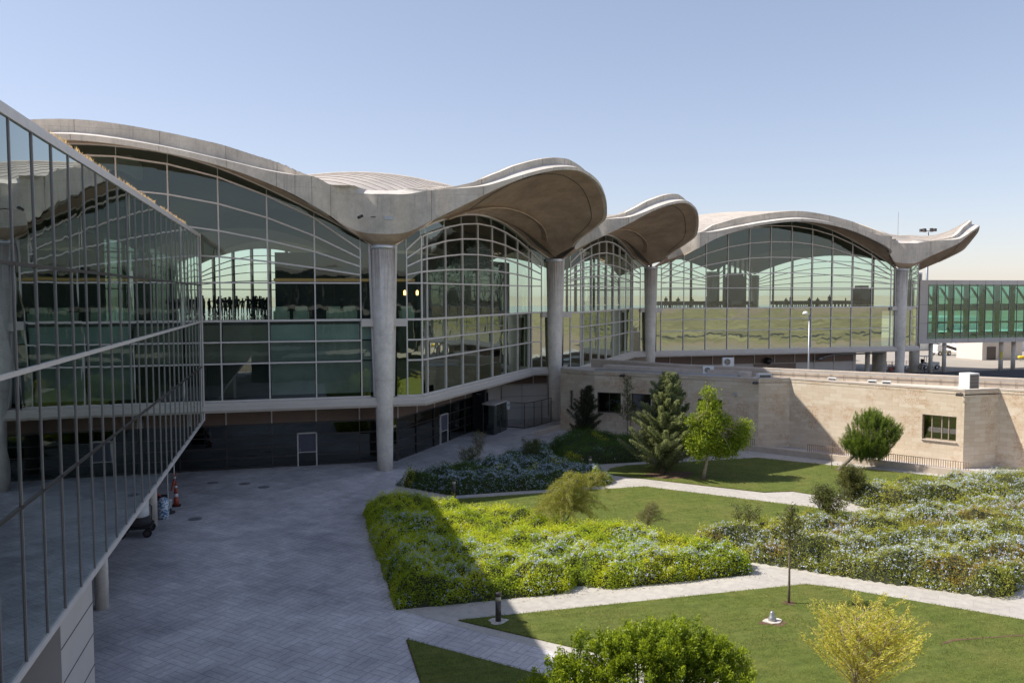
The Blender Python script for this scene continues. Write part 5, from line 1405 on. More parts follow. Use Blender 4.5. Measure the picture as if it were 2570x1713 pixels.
# ================================================================== VEGETATION
def inpoly(p, poly):
    x, y = p[:, 0], p[:, 1]; ins = np.zeros(len(p), bool); n = len(poly)
    for i in range(n):
        x0, y0 = poly[i]; x1, y1 = poly[(i + 1) % n]
        c = ((y0 > y) != (y1 > y)) & (x < (x1 - x0) * (y - y0) / (y1 - y0 + 1e-12) + x0); ins ^= c
    return ins
def edist(p, poly):
    d = np.full(len(p), 1e9); n = len(poly)
    for i in range(n):
        a = np.array(poly[i]); b = np.array(poly[(i + 1) % n]); ab = b - a
        t = np.clip(((p - a) @ ab) / (ab @ ab), 0, 1); q = a + t[:, None] * ab; d = np.minimum(d, np.linalg.norm(p - q, axis=1))
    return d
def bed(label, poly, H, dens, pal, yel, fl_amt, seed, fl_pal, leaf=0.068, cat='flowering hedge', fdens=60, lump=0.35, fl_clip=None):
    t = thing('flowering_hedge', label, cat, (sum(p[0] for p in poly) / len(poly), sum(p[1] for p in poly) / len(poly), 0))
    P = np.array(poly); lo = P.min(0) - .1; hi = P.max(0) + .1
    area = (hi - lo).prod()
    def height(p):
        d = edist(p, poly); ins = inpoly(p, poly)
        d = np.where(ins, d, -d * 1.0)
        wob = (vnoise(p, 1.3, seed) - .5) * .5
        base = np.clip((d + .22 + wob * .5) / .75, 0, 1) ** .45
        h = H * base * (0.76 + lump * 1.25 * (vnoise(p, 2.6, seed + 1) - .38) + .36 * (vnoise(p, .9, seed + 2) - .5))
        return np.where(d > -.25, h, -1), d
    # dark inner mass, no real twigs: blocks light, gives the hedge its shade
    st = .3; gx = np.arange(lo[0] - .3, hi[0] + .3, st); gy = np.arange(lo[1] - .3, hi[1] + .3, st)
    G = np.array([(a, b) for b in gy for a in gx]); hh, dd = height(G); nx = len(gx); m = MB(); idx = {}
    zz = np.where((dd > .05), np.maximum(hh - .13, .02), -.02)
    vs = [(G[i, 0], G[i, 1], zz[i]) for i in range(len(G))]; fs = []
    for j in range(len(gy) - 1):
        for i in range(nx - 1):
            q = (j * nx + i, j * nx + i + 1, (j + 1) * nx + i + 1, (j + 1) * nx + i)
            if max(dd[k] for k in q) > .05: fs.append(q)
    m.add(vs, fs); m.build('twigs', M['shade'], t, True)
    # leaves over the surface
    n = int(area * dens); p = rng.uniform(lo - .3, hi + .3, (n, 2)); h, d = height(p); k = h > 0.05; p, h, d = p[k], h[k], d[k]
    side = d < .55
    # extra points down the sides
    ns = int(side.sum() * 1.3); si = rng.choice(np.where(side)[0], ns) if side.any() else np.array([], int)
    ps = p[si] + rng.normal(size=(ns, 2)) * .05; zs = h[si] * rng.uniform(0.08, 1, ns)
    z = h - np.abs(rng.normal(size=len(p))) * .06 + (rng.random(len(p)) ** 6) * .30
    C_ = np.vstack([np.c_[p, z], np.c_[ps, zs]])
    tn = 0.55 * vnoise(C_[:, :2], 2.2, seed + 3) + .45 * rng.random(len(C_))
    col = pick(pal, np.clip(tn, 0, .999))
    ym = (vnoise(C_[:, :2], 2.9, seed + 5) > (1 - yel)) & (rng.random(len(C_)) < .75)
    if seed == 11: ym &= C_[:, 0] > 1.0  # yellow patches only on the sunlit side: sun put into leaf colour
    col[ym] = pick(YEL if seed != 41 else ORN, rng.random(ym.sum()))
    leaves('leaf_mass', C_, leaf, M['leaf'], col, t, .55, None, .3, .25)
    # loose sprigs standing out of the mass
    ns_ = int(area * 5); p = rng.uniform(lo, hi, (ns_, 2)); h, d = height(p); k = h > .25; p, h = p[k], h[k]
    az = rng.uniform(0, 6.28, len(p)); ln_ = rng.uniform(.18, .42, len(p)); tt = np.tile(np.linspace(.1, 1, 12), len(p)); R_ = lambda a_: np.repeat(a_, 12)
    C_ = np.c_[R_(p[:, 0]) + R_(np.cos(az) * ln_ * .5) * tt, R_(p[:, 1]) + R_(np.sin(az) * ln_ * .5) * tt, R_(h) + R_(ln_) * tt * (1.25 - .5 * tt)] + rng.normal(size=(len(p) * 12, 3)) * .016
    leaves('sprigs', C_, leaf * .85, M['leaf'], pick(pal, np.clip(.35 + .6 * rng.random(len(C_)), 0, .999)), t, .5, None, .3)['kind'] = 'stuff'
    # flower heads
    n = int(area * fdens * fl_amt * 4); p = rng.uniform(lo - .15, hi + .15, (n, 2)); h, d = height(p)
    fm = vnoise(p, 4.2, seed + 7) * .72 + vnoise(p, .8, seed + 8) * .28
    k = (h > .08) & (fm + rng.random(n) * .25 > (1.0 - fl_amt) * .95 + .08)
    if fl_clip is not None: k &= fl_clip(p)
    p, h, d = p[k], h[k], d[k]
    z = h + rng.uniform(.0, .07, len(p)); s2 = (d < .45) & (rng.random(len(p)) < .7); z[s2] = h[s2] * rng.uniform(.3, 1, s2.sum())
    C0 = np.c_[p, z]; rep = 5
    C_ = np.repeat(C0, rep, 0) + rng.normal(size=(len(C0) * rep, 3)) * .028
    f = leaves('flowers', C_, .047, M['petal'], pick(fl_pal, rng.random(len(C_))), t, .9, None, .3, .2)
    f['kind'] = 'stuff'
    return t
YEL = [(0.42, 0.50, 0.035), (0.56, 0.60, 0.045), (0.68, 0.64, 0.06)]
ORN = [(0.30, 0.22, 0.05), (0.40, 0.24, 0.06), (0.34, 0.32, 0.05)]
FB = [(0.42, 0.50, 0.85), (0.55, 0.64, 0.92), (0.72, 0.78, 0.94)]
FP_ = [(0.44, 0.55, 0.86), (0.60, 0.69, 0.90), (0.80, 0.83, 0.90)]
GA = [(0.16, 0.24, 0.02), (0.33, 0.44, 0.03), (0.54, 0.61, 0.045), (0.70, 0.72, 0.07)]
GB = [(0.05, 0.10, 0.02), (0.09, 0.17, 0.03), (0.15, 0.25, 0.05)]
GC = [(0.15, 0.19, 0.035), (0.29, 0.33, 0.055), (0.45, 0.46, 0.08), (0.54, 0.52, 0.10)]
bedA = [(-2.2, -11.2), (0.2, -11.2), (1.6, -13.0), (6.3, -17.5), (10.6, -21.8), (13.0, -24.5), (12.7, -25.4), (6.4, -25.5), (5.2, -24.7), (4.4, -25.4), (-2.1, -25.4), (-2.25, -18)]
bed('bright yellow-green plumbago hedge with pale blue flowers at the edge of the plaza', bedA, 1.18, 1100, GA, .26, .50, 11, FB, fdens=42, fl_clip=lambda p: rng.random(len(p)) < np.where((p[:, 1] < -21.3) | ((p[:, 0] < 0.5) & (p[:, 1] < -15.5)), 1.0, .07))
bedB = [(0.4, -5.0), (3.1, -8.35), (13.0, -8.4), (13.5, -7.4), (12.4, -4.4), (11.5, -2.6), (12.6, 3.6), (8.0, -0.8), (4.0, -3.6)]
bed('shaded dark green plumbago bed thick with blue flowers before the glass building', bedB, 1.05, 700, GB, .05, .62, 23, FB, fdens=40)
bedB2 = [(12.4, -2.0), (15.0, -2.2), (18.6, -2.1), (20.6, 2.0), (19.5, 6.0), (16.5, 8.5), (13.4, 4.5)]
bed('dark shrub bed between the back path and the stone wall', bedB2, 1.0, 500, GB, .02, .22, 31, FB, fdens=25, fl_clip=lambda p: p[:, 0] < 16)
bedC = [(11.9, -22.3), (13.0, -20.7), (17, -20.45), (24, -20.4), (30, -20.2), (44, -20.4), (46, -28), (30, -31), (24.5, -28.6), (20.9, -30.6), (18.0, -28.1), (15.9, -26.2), (13.9, -24.1)]
bed('broad sunlit plumbago bed covered in pale flowers on the right of the front path', bedC, 1.15, 560, GC, .22, .50, 41, FP_, fdens=38, lump=.42)
bedD = [(24.9, -17.3), (25.0, -15.2), (28, -14.9), (36, -14.8), (48, -15.0), (48, -18.6), (28.0, -18.2)]
bed('rear plumbago bed with pale flowers below the sunlit stone wall', bedD, 1.15, 420, GC, .2, .50, 47, FP_, fdens=34)

def limbs(mb, a, b, r0, r1, bend=0.1, n=5):
    a = Vector(a); b = Vector(b); pts = []
    off = Vector((random.uniform(-1, 1), random.uniform(-1, 1), 0)) * (b - a).length * bend
    for i in range(n + 1):
        f = i / n; pts.append(a.lerp(b, f) + off * math.sin(PI * f))
    mb.tube(pts, [lerp(r0, r1, i / n) for i in range(n + 1)], 6); return pts

def branch_tree(t, trunk, branches, mat_bark, lf, name='crown'):
    """branches: list of (start, end, r). lf: function(points of branch)->(centres, colours, dirs)"""
    m = MB(); m.tube(trunk[0], trunk[1], 8); tr = m.build('trunk', mat_bark, t, True)
    m = MB(); C_ = []; K_ = []; D_ = []
    for a, b, r in branches:
        pts = limbs(m, a, b, r, r * .35, .08)
        c, k, d = lf(pts); C_.append(c); K_.append(k); D_.append(d)
    m.build('branches', mat_bark, tr, True)
    return np.vstack(C_), np.vstack(K_), np.vstack(D_)

def poly_pts(pts, t):
    P = np.array([tuple(p) for p in pts]); k = t * (len(P) - 1); i = np.clip(k.astype(int), 0, len(P) - 2); f = (k - i)[:, None]
    return P[i] * (1 - f) + P[i + 1] * f, (P[i + 1] - P[i])

# --- broad conifer
def conifer(x, y, h, rad, lab, nb, pal, group=None, leaf=.10, per=520, low=.25, wide=1.0):
    t = thing('conifer_tree', lab, 'tree', (x, y, 0), group)
    trunk = ([(x, y, 0), (x + .1, y, h * .35), (x + .35 * wide, y, h * .7), (x + .5 * wide, y, h * .97)], [.14, .11, .06, .02])
    br = []
    for i in range(nb):
        f = (i + .5) / nb; z0 = low + (h * .93 - low) * f ** 1.05; az = i * 2.399 + random.uniform(-.4, .4)
        L_ = rad * (1 - f) ** .7 * random.uniform(.5, 1.22) + .22
        el = math.radians(random.uniform(28, 52) + 18 * f); cx = x + (.5 * wide) * z0 / h
        br.append(((cx, y, z0), (cx + L_ * math.cos(el) * math.cos(az), y + L_ * math.cos(el) * math.sin(az), z0 + L_ * math.sin(el) * .9), .035))
    def lf(pts):
        Ln = (pts[-1] - pts[0]).length; n = int(per * (Ln + .2)); tt = rng.random(n) ** .75
        c, d = poly_pts(pts, tt); d = d / (np.linalg.norm(d, axis=1, keepdims=True) + 1e-9)
        w = .14 * (1 - tt) ** .5 + .035; c = c + rng.normal(size=(n, 3)) * w[:, None] * np.array([1, 1, .55]); c[:, 2] = np.maximum(c[:, 2], .05)
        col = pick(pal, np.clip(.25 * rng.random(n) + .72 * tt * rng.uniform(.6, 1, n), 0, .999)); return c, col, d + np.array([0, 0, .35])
    c, k, d = branch_tree(t, trunk, br, M['bark'], lf)
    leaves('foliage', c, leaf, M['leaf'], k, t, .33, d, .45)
    return t
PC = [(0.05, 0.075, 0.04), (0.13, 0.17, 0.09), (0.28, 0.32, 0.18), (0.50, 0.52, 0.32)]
conifer(17.6, -6.5, 7.1, 3.2, 'tall grey-green conifer with upswept branches on the back lawn, left of the leafy tree', 150, PC, per=330, leaf=.12)
conifer(19.0, -4.6, 6.7, 2.3, 'darker conifer standing close behind the grey-green one', 90, PC[:3], per=260, leaf=.12)
conifer(17.1, 7.4, 4.6, 1.9, 'dark wispy conifer by the narrow windows at the left end of the stone wall', 60, [(0.03, .035, .02), (.06, .07, .04), (.10, .11, .06)], per=260, leaf=.10)

# --- leafy tree with pale trunk
def lobes_tree(x, y, lab, trunk, lobes, n, pal, leaf, bark, name='leafy_tree', cat='tree', group=None, asp=.6, hollow=.45, clump=40, cr=.20):
    t = thing(name, lab, cat, (x, y, 0), group)
    m = MB(); m.tube(trunk[0], trunk[1], 9); tr = m.build('trunk', bark, t, True)
    vol = np.array([l[3] ** 2.2 for l in lobes]); vol /= vol.sum(); C_ = []; m = MB(); top = Vector(trunk[0][-1])
    for l, v in zip(lobes, vol):
        c = np.array(l[:3]); nc = max(4, int(n * v / clump))
        d = rng.normal(size=(nc, 3)); d /= np.linalg.norm(d, axis=1, keepdims=True)
        rr = l[3] * (hollow + (1 - hollow) * rng.random(nc) ** .6) * rng.uniform(.8, 1.15, nc)
        cc = c + d * rr[:, None] * np.array([1, 1, l[4] if len(l) > 4 else 1])
        for q in cc[::max(1, nc // 14)]:
            a = Vector(trunk[0][-2]).lerp(top, random.random()); limbs(m, a, q, .035, .008, .12, 4)
        pts = np.repeat(cc, clump, 0) + rng.normal(size=(nc * clump, 3)) * cr; C_.append(pts)
    m.build('branches', bark, tr, True)
    C_ = np.vstack(C_); C_[:, 2] = np.maximum(C_[:, 2], .04)
    k = np.clip(.55 * rng.random(len(C_)) + .45 * np.repeat(rng.random(len(C_) // clump), clump), 0, .999)
    leaves('foliage', C_, leaf, M['leaf'], pick(pal, k), t, asp)
    return t
PL_ = [(0.08, 0.13, 0.015), (0.19, 0.27, 0.025), (0.33, 0.42, 0.04), (0.50, 0.56, 0.07)]
lobes_tree(19.62, -8.51, 'leafy bright green tree with a pale trunk on the back lawn, beside the conifer', ([(19.6, -8.5, 0), (19.72, -8.5, .6), (19.85, -8.5, 1.3), (20.0, -8.5, 3.0), (20.0, -8.5, 5.0)], [.13, .11, .10, .07, .03]),
    [(19.9, -8.5, 3.5, 1.0, 1.15), (19.1, -8.6, 2.5, .85, .9), (20.6, -8.3, 2.1, .95, .7), (20.05, -8.5, 4.7, .6, 1.1), (20.0, -8.5, 5.6, .38, 1), (22.0, -8.6, 2.6, .75, .9), (22.45, -8.7, 3.35, .45, .9), (18.75, -8.5, 3.9, .35, .8), (20.95, -8.5, 3.6, .6, .9), (19.3, -8.5, 1.8, .6, .7), (21.3, -8.5, 1.9, .7, .7)], 26000, PL_, .12, M['bark_pale'], clump=26, cr=.17)

# --- leaning pine
def pine():
    x, y = 29.75, -8.47
    t = thing('pine_tree', 'rounded young pine leaning to the right in front of the sunlit stone wall', 'tree', (x, y, 0))
    m = MB(); m.tube([(x, y, 0), (x + .8, y, .65), (x + 1.7, y, 1.35), (x + 2.3, y, 2.2), (x + 2.5, y, 3.0)], [.13, .12, .09, .06, .03], 8); tr = m.build('trunk', M['bark'], t, True)
    cs = []
    for l in [(32.3, 2.15, 1.6, 1.0), (31.6, .95, .8, .8), (32.9, .9, .7, .7), (31.2, 1.5, 1.0, .75), (33.5, 2.2, .95, .9), (32.3, 1.3, 1.1, .7), (32.4, 3.0, .9, .8)]:
        nn_ = int(190 * l[2] ** 1.6); d = rng.normal(size=(nn_, 3)); d /= np.linalg.norm(d, axis=1, keepdims=True)
        cs.append(np.array([l[0], y, l[1]]) + d * (l[2] * (.35 + .65 * rng.random(nn_) ** .5))[:, None] * np.array([1, .9, l[3]]))
    cs = np.vstack(cs); cs = cs[cs[:, 2] > .3]
    m = MB()
    for q in cs[::9]: limbs(m, (x + 1.9, y, 1.6), q, .03, .008, .15, 4)
    m.build('branches', M['bark'], tr, True)
    rep = 56; ctr = np.array([32.0, y, 1.4]); up = (cs - ctr); up[:, 2] = np.abs(up[:, 2]) * .7 + 2.2; up /= np.linalg.norm(up, axis=1, keepdims=True)
    U = np.repeat(up, rep, 0); s = rng.random((len(U), 1)) * .55; C_ = np.repeat(cs, rep, 0) + U * s + rng.normal(size=(len(U), 3)) * .035
    hi = np.clip(s[:, 0] / .55 * .6 + .4 * rng.random(len(U)), 0, .999)
    leaves('needles', C_, .15, M['leaf'], pick([(.05, .085, .018), (.12, .185, .03), (.27, .35, .06)], hi), t, .12, U * 1.2, .45)
pine()
t = thing('tree_stake', 'thin upright stake beside the leaning pine', 'stake', (29.6, -8.0, 0)); m = MB(); m.tube([(29.55, -8.0, 0), (29.55, -8.0, 1.9)], .03); m.build('stake', M['bark'], t)

# --- thin young trees / wispy shrubs : fine branches with sparse leaves
def wisp(x, y, h, lab, spread, nb, per, pal, leaf, droop=0.0, name='young_tree', cat='tree', bark='bark', asp=.4, start=.35, trunk_r=.045, lean=(0, 0), cr=.05, group=None, multi=1):
    t = thing(name, lab, cat, (x, y, 0), group)
    m = MB(); tops = []
    for k in range(multi):
        ox = random.uniform(-.12, .12) * (multi > 1); lx = lean[0] + (random.uniform(-.35, .35) * h if multi > 1 else 0); ly = lean[1] + (random.uniform(-.35, .35) * h * .6 if multi > 1 else 0)
        pts = [(x + ox + lx * f ** 1.4, y + ly * f ** 1.4, h * f * .95) for f in (0, .25, .5, .75, 1)]; tops.append(pts)
        m.tube(pts, [trunk_r * (1 - .8 * f) for f in (0, .25, .5, .75, 1)], 6)
    tr = m.build('trunk', M[bark], t, True)
    m = MB(); C_ = []; D_ = []
    for i in range(nb):
        pts = tops[i % multi]; f = start + (1 - start) * (i + .5) / nb; k = f * 4; j = min(int(k), 3); a = Vector(pts[j]).lerp(Vector(pts[j + 1]), k - j)
        az = i * 2.399 + random.uniform(-.5, .5); L_ = spread * (1.1 - .75 * (f - start) / (1 - start)) * random.uniform(.6, 1.2)
        q = []
        for s in range(6):
            g = s / 5; q.append(a + Vector((math.cos(az) * L_ * g, math.sin(az) * L_ * g, L_ * (1.0 * g - droop * 1.9 * g * g))))
        m.tube(q, [.014 * (1 - .7 * s / 5) for s in range(6)], 4)
        n = int(per * L_); tt = rng.random(n) ** .7; c, d = poly_pts(q, tt); c = c + rng.normal(size=(n, 3)) * cr; C_.append(c)
        d = d / (np.linalg.norm(d, axis=1, keepdims=True) + 1e-9); d[:, 2] -= droop * .8; D_.append(d)
    m.build('twigs', M[bark], tr, True)
    C_ = np.vstack(C_); leaves('foliage', C_, leaf, M['leaf'], pick(pal, rng.random(len(C_))), t, asp, np.vstack(D_), .5)
    return t
OL = [(.07, .08, .03), (.13, .15, .05), (.22, .24, .09)]
wisp(12.4, -28.94, 3.95, 'slim sapling with a thin straight trunk on the front lawn', .62, 40, 75, OL, .10, .1, start=.58, cr=.07, trunk_r=.055)
wisp(20.4, 6.0, 5.4, 'tall thin sapling in front of the stone wall, left of the conifers', .8, 46, 90, [(.06, .07, .03), (.11, .14, .05), (.17, .2, .07)], .11, .1, start=.3, cr=.08)
wisp(20.95, 6.6, 3.5, 'shorter thin sapling right beside the tall one at the stone wall', .45, 20, 60, [(.06, .07, .03), (.11, .14, .05)], .10, .1, start=.4, cr=.06)
TM = [(.16, .20, .03), (.30, .32, .06), (.42, .38, .10)]
wisp(6.7, -17.9, 2.95, 'feathery weeping shrub with golden drooping twigs rising from the bright hedge', 1.7, 110, 420, TM, .085, .55, 'feathery_shrub', 'shrub', 'bark_pale', .16, .3, .05, (1.5, .3), .07, multi=3)
wisp(10.6, -19.6, 1.75, 'small feathery brownish shrub at the right end of the bright hedge', .8, 46, 330, [(.14, .15, .05), (.24, .22, .09)], .06, .4, 'feathery_shrub', 'shrub', 'bark', .16, .4, .04, (.2, 0), .06, multi=2)
wisp(19.5, -21.5, 2.4, 'olive-leaved shrub sticking up from the broad flower bed', .75, 60, 190, OL, .085, .05, 'shrub', 'shrub', 'bark', .4, .45, .04, (0, 0), .08, multi=4)
wisp(14.8, -21.6, 1.9, 'low leafy shrub at the left end of the broad flower bed', .5, 30, 150, OL, .08, .05, 'shrub', 'shrub', 'bark', .4, .4, .04, (0, 0), .08, multi=3)
wisp(24.9, -16.2, 2.0, 'dense dull green bush at the corner of the rear flower bed', .8, 80, 260, [(.07, .08, .03), (.14, .16, .05), (.2, .2, .08)], .085, .1, 'shrub', 'shrub', 'bark', .45, .2, .04, (0, 0), .10, multi=4)
wisp(6.6, .1, 2.35, 'pale wispy shrub nearest the black pillar, above the shaded flower bed', .6, 40, 110, [(.12, .13, .05), (.2, .2, .08)], .08, .1, 'wispy_shrub', 'shrub', 'bark_pale', .35, .3, .03, (.2, 0), .08, multi=2)
wisp(9.9, -2.3, 2.0, 'rounded wispy olive shrub on the right of the shaded flower bed', .75, 60, 190, [(.09, .12, .04), (.15, .18, .05)], .075, .15, 'wispy_shrub', 'shrub', 'bark', .3, .3, .03, (0, 0), .09, multi=3)
wisp(5.4, -2.9, 1.75, 'low wispy olive shrub on the left of the shaded flower bed', .7, 46, 170, [(.09, .12, .04), (.16, .18, .05)], .07, .2, 'wispy_shrub', 'shrub', 'bark', .3, .3, .03, (0, 0), .09, multi=3)

# --- foreground dense bush and yellow shrub
PB_ = [(0.03, 0.055, 0.01), (0.11, 0.17, 0.02), (0.24, 0.32, 0.025), (0.44, 0.52, 0.04)]
def rosette_bush(x, y, lab):
    t = thing('broadleaf_bush', lab, 'bush', (x, y, 0))
    m = MB(); m.tube([(x, y, 0), (x + .05, y, .8), (x, y, 1.6)], [.16, .12, .08], 8); tr = m.build('trunk', M['bark'], t, True)
    cs = []; up = []
    lob = [(x, y, 1.5, 1.5), (x - 1.45, y + .2, 1.25, 1.15), (x + 1.35, y + .3, 1.5, 1.15), (x + .1, y - .1, 2.45, .85), (x - .95, y + .3, 2.15, .72), (x + 1.05, y + .4, 2.3, .78), (x + 2.0, y, 1.5, .85), (x - 2.1, y + .3, 1.05, .8), (x - .45, y, 2.55, .5), (x + 1.7, y + .1, 2.05, .6), (x + .65, y, 2.75, .45), (x - 1.6, y + .1, 1.75, .6)]
    lob = [(x + (l[0] - x) * 1.2, l[1], l[2], l[3] * .98) for l in lob]
    for l in lob:
        nn_ = int(120 * l[3] ** 2); d = rng.normal(size=(nn_, 3)); d[:, 2] = np.abs(d[:, 2]) * 1.1 - .35; d /= np.linalg.norm(d, axis=1, keepdims=True)
        lum = .82 + .34 * vnoise(d * 2.2, 1.2, int(l[0] * 10) + 5)
        cs.append(np.array(l[:3]) + d * (l[3] * lum * (.50 + .55 * rng.random(nn_) ** .5))[:, None]); up.append(d)
    cs = np.vstack(cs); up = np.vstack(up); k = cs[:, 2] > .1; cs, up = cs[k], up[k]
    m = MB()
    for q in cs[::25]: limbs(m, (x, y, 1.2), q, .04, .01, .1, 4)
    m.build('branches', M['bark'], tr, True)
    # dark twiggy heart so the crown is not hollow
    for l in lob[:4]:
        pass
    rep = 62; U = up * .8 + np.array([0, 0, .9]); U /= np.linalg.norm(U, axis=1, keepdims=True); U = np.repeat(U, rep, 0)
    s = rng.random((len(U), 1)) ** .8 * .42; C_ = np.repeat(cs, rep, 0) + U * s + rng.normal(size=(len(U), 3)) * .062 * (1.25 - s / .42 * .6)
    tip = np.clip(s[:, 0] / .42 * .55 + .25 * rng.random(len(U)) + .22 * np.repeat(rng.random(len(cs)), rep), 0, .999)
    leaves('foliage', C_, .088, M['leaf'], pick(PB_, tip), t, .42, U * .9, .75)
rosette_bush(2.5, -37.2, 'dense glossy broadleaf bush in the bottom foreground')
PY = [(.28, .32, .05), (.50, .51, .08), (.70, .65, .13), (.82, .72, .22)]
wisp(9.0, -37.3, 3.15, 'feathery golden-yellow shrub in the bottom right foreground', 1.6, 100, 150, PY, .085, .05, 'golden_shrub', 'shrub', 'bark_pale', .22, .3, .045, (.1, 0), .05, multi=9)
wisp(5.9, -36.4, 2.0, 'small yellow-green sprig between the dense bush and the golden shrub', .5, 20, 120, PL_[1:], .07, .1, 'shrub', 'shrub', 'bark', .4, .3, .03, (0, 0), .06, multi=2)

# --- grass blades: fine tufts on the nearer lawns, denser along the edges
def blades(poly, dens, seed, size=.055, edge=0):
    P = np.array(poly); lo = P.min(0); hi = P.max(0); n = int((hi - lo).prod() * dens)
    p = rng.uniform(lo, hi, (n, 2)); p = p[inpoly(p, poly)]
    if edge:
        e = []
        for i in range(len(poly)):
            a = np.array(poly[i]); b = np.array(poly[(i + 1) % len(poly)]); k = int(np.linalg.norm(b - a) * edge)
            e.append(a + rng.random((k, 1)) * (b - a) + rng.normal(size=(k, 2)) * .035)
        p = np.vstack([p] + e)
    m_ = vnoise(p, 1.7, seed) + .35 * rng.random(len(p)) > .38; p = p[m_]
    C_ = np.c_[p, np.full(len(p), .05) + rng.random(len(p)) * .03]
    d = np.c_[rng.normal(size=(len(p), 2)) * .5, np.ones(len(p))]
    t_ = np.clip(vnoise(p, 3.1, seed + 2) * .6 + .4 * rng.random(len(p)), 0, .999)
    o = leaves('grass_blades', C_, size, M['leaf'], pick([(.07, .11, .02), (.15, .20, .035), (.26, .29, .07), (.36, .33, .12)], t_), None, .22, d, .3)
    o['kind'] = 'stuff'; o['label'] = 'fine grass blades of the mown lawn'
blades([(-0.25, -27.22), (14.3, -27.27), (15.2, -27.9), (20.5, -33.4), (24, -40), (14, -41), (6.2, -33.7)], 260, 5, edge=60)
blades([(-2.3, -28.4), (6.0, -36.9), (6, -38), (-2.3, -38)], 260, 6, edge=60)
blades([(0.9, -9.45), (15.0, -9.45), (18.2, -12.7), (24.5, -19.2), (24.4, -20.4), (12.8, -20.6)], 70, 7, .07, edge=45)
blades([(14.0, -5.55), (15.0, -3.9), (16.5, -3.25), (26.7, -3.3), (30.0, -6.8), (35.8, -13.2), (33.5, -14.8), (24.4, -14.8), (23.2, -12.95), (21.4, -12.75)], 60, 8, .07, edge=40)
# fallen leaves on the paving beside the beds
p = np.vstack([rng.uniform((-2.75, -25.9), (-2.3, -11), (260, 2)), rng.uniform((-2.4, -26.1), (13.5, -25.5), (240, 2)), rng.uniform((-11, -30), (-2, 2), (160, 2)), rng.uniform((14, -28), (20, -24), (0, 2))])
o = leaves('fallen_leaves', np.c_[p, np.full(len(p), .02)], .05, M['leaf'], pick([(.16, .10, .04), (.25, .18, .06), (.10, .07, .04)], rng.random(len(p))), None, .6, None, .3, .9); o['kind'] = 'stuff'; o['label'] = 'dry fallen leaves scattered on the paving'

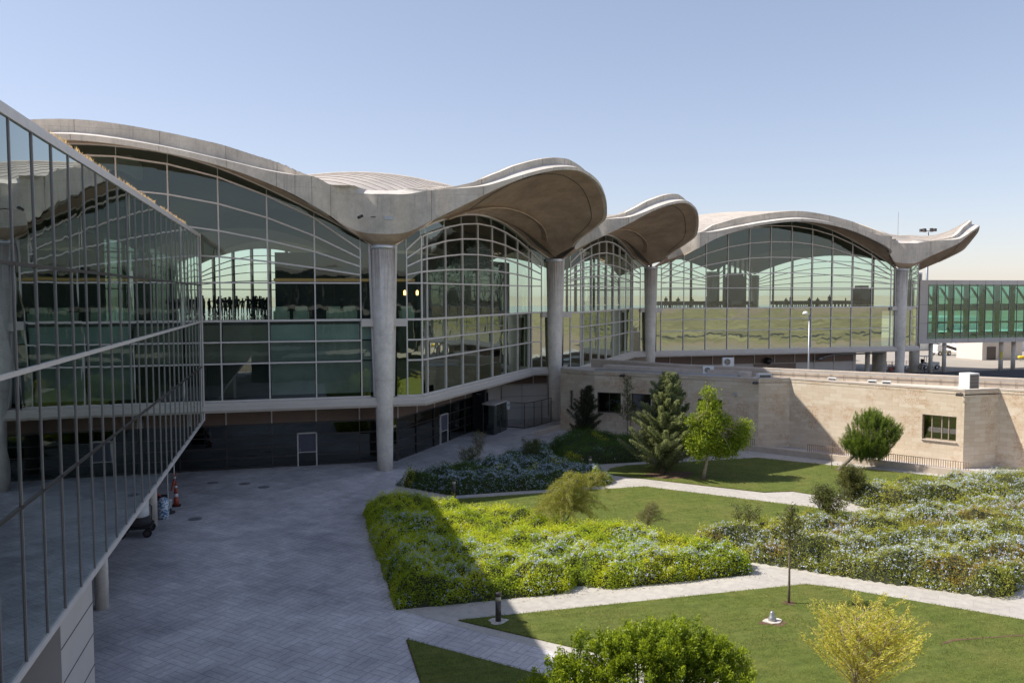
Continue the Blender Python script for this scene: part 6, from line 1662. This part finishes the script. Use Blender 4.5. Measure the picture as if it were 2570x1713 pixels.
# ================================================================== PEOPLE (silhouettes inside the hall)
def person_mesh(pose):
    J = {'hip': (0, 0, .93), 'chest': (0, 0, 1.28), 'neck': (0, -.01, 1.47), 'head': (0, -.02, 1.60), 'top': (0, -.01, 1.70)}
    if pose == 0: A = [((.19, 0, 1.42), (.215, .02, 1.14), (.20, -.08, .90)), ((-.19, 0, 1.42), (-.215, .02, 1.14), (-.20, -.06, .90))]; Lg = [((.09, 0, .9), (.10, -.02, .5), (.10, .02, .08), (.10, -.14, .04)), ((-.09, 0, .9), (-.11, .0, .5), (-.12, .03, .08), (-.12, -.12, .04))]
    elif pose == 1: A = [((.19, 0, 1.42), (.26, -.05, 1.17), (.12, -.25, 1.22)), ((-.19, 0, 1.42), (-.25, .03, 1.14), (-.22, -.08, .9))]; Lg = [((.09, 0, .9), (.12, -.12, .5), (.11, -.10, .08), (.12, -.26, .04)), ((-.09, 0, .9), (-.10, .08, .5), (-.11, .22, .10), (-.11, .10, .04))]
    else: A = [((.19, 0, 1.42), (.27, -.06, 1.2), (.10, -.12, 1.52)), ((-.19, 0, 1.42), (-.25, .03, 1.14), (-.20, -.12, .92))]; Lg = [((.09, 0, .9), (.10, -.02, .5), (.10, .02, .08), (.11, -.14, .04)), ((-.09, 0, .9), (-.14, -.04, .5), (-.16, .02, .08), (-.17, -.12, .04))]
    vs = []; es = []; rs = []
    def v(p, r): vs.append(p); rs.append(r); return len(vs) - 1
    h = v(J['hip'], .14); c = v(J['chest'], .155); nk = v(J['neck'], .06); hd = v(J['head'], .10); tp = v(J['top'], .075)
    es += [(h, c), (c, nk), (nk, hd), (hd, tp)]
    for a in A:
        s = v(a[0], .065); e = v(a[1], .047); w = v(a[2], .035); es += [(c, s), (s, e), (e, w)]
        d = (Vector(a[2]) - Vector(a[1])).normalized(); pm = v(tuple(Vector(a[2]) + d * .08), .038); es.append((w, pm))
        for k in range(4):
            f = v(tuple(Vector(a[2]) + d * (.16 + .01 * (1 - abs(k - 1.5))) + Vector(((k - 1.5) * .02, 0, 0))), .009); es.append((pm, f))
        f = v(tuple(Vector(a[2]) + d * .08 + Vector((0, -.055, 0))), .010); es.append((pm, f))
    for l in Lg:
        a0 = v(l[0], .105); k = v(l[1], .065); an = v(l[2], .045); to = v(l[3], .035); es += [(h, a0), (a0, k), (k, an), (an, to)]
    me = bpy.data.meshes.new('person'); me.from_pydata(vs, es, []); o = bpy.data.objects.new('person_src', me); COL.objects.link(o)
    md = o.modifiers.new('s', 'SKIN'); o.modifiers.new('b', 'SUBSURF').levels = 1
    for i, r in enumerate(rs): me.skin_vertices[0].data[i].radius = (r, r * (.72 if i in (0, 1) else 1))
    me.skin_vertices[0].data[0].use_root = True
    dg = bpy.context.evaluated_depsgraph_get(); out = bpy.data.meshes.new_from_object(o.evaluated_get(dg)); bpy.data.objects.remove(o)
    out.materials.clear(); out.materials.append(M['person']); 
    for p in out.polygons: p.use_smooth = True
    return out
PM = [person_mesh(i) for i in range(3)]
def person(x, y, z, k, rz, sc, lab, grp):
    o = bpy.data.objects.new('person', PM[k]); COL.objects.link(o); o.location = (x, y, z); o.rotation_euler = (0, 0, rz); o.scale = (sc, sc, sc)
    tag(o, lab, 'person', grp)
for i in range(40):
    y = random.uniform(9, 30); f = random.random(); k_ = (y + 56.4) / 70.4
    x = -5.9 + (-16.0 + 8.6 * f + 5.9) * k_ * 0.96
    if x > -7.6: continue
    person(x, y, 10.2, random.choice((0, 0, 1, 2)), random.uniform(0, 6.28), random.uniform(.86, 1.06), 'person standing in dark silhouette in the crowd behind the left arch glass', 'crowd behind the left arch')
for i in range(14):
    x = 40.5 + 2.1 * i + random.uniform(-.7, .7)
    if abs(x - 53.2) < 2.5: continue
    person(x, 41.0 + random.uniform(-.4, 3.4), 10.2 if i % 3 == 0 else 9.98, i % 3, random.uniform(0, 6.28), random.uniform(.9, 1.02), 'person waiting in dark silhouette among the seats behind the right arch glass', 'travellers behind the right arch')
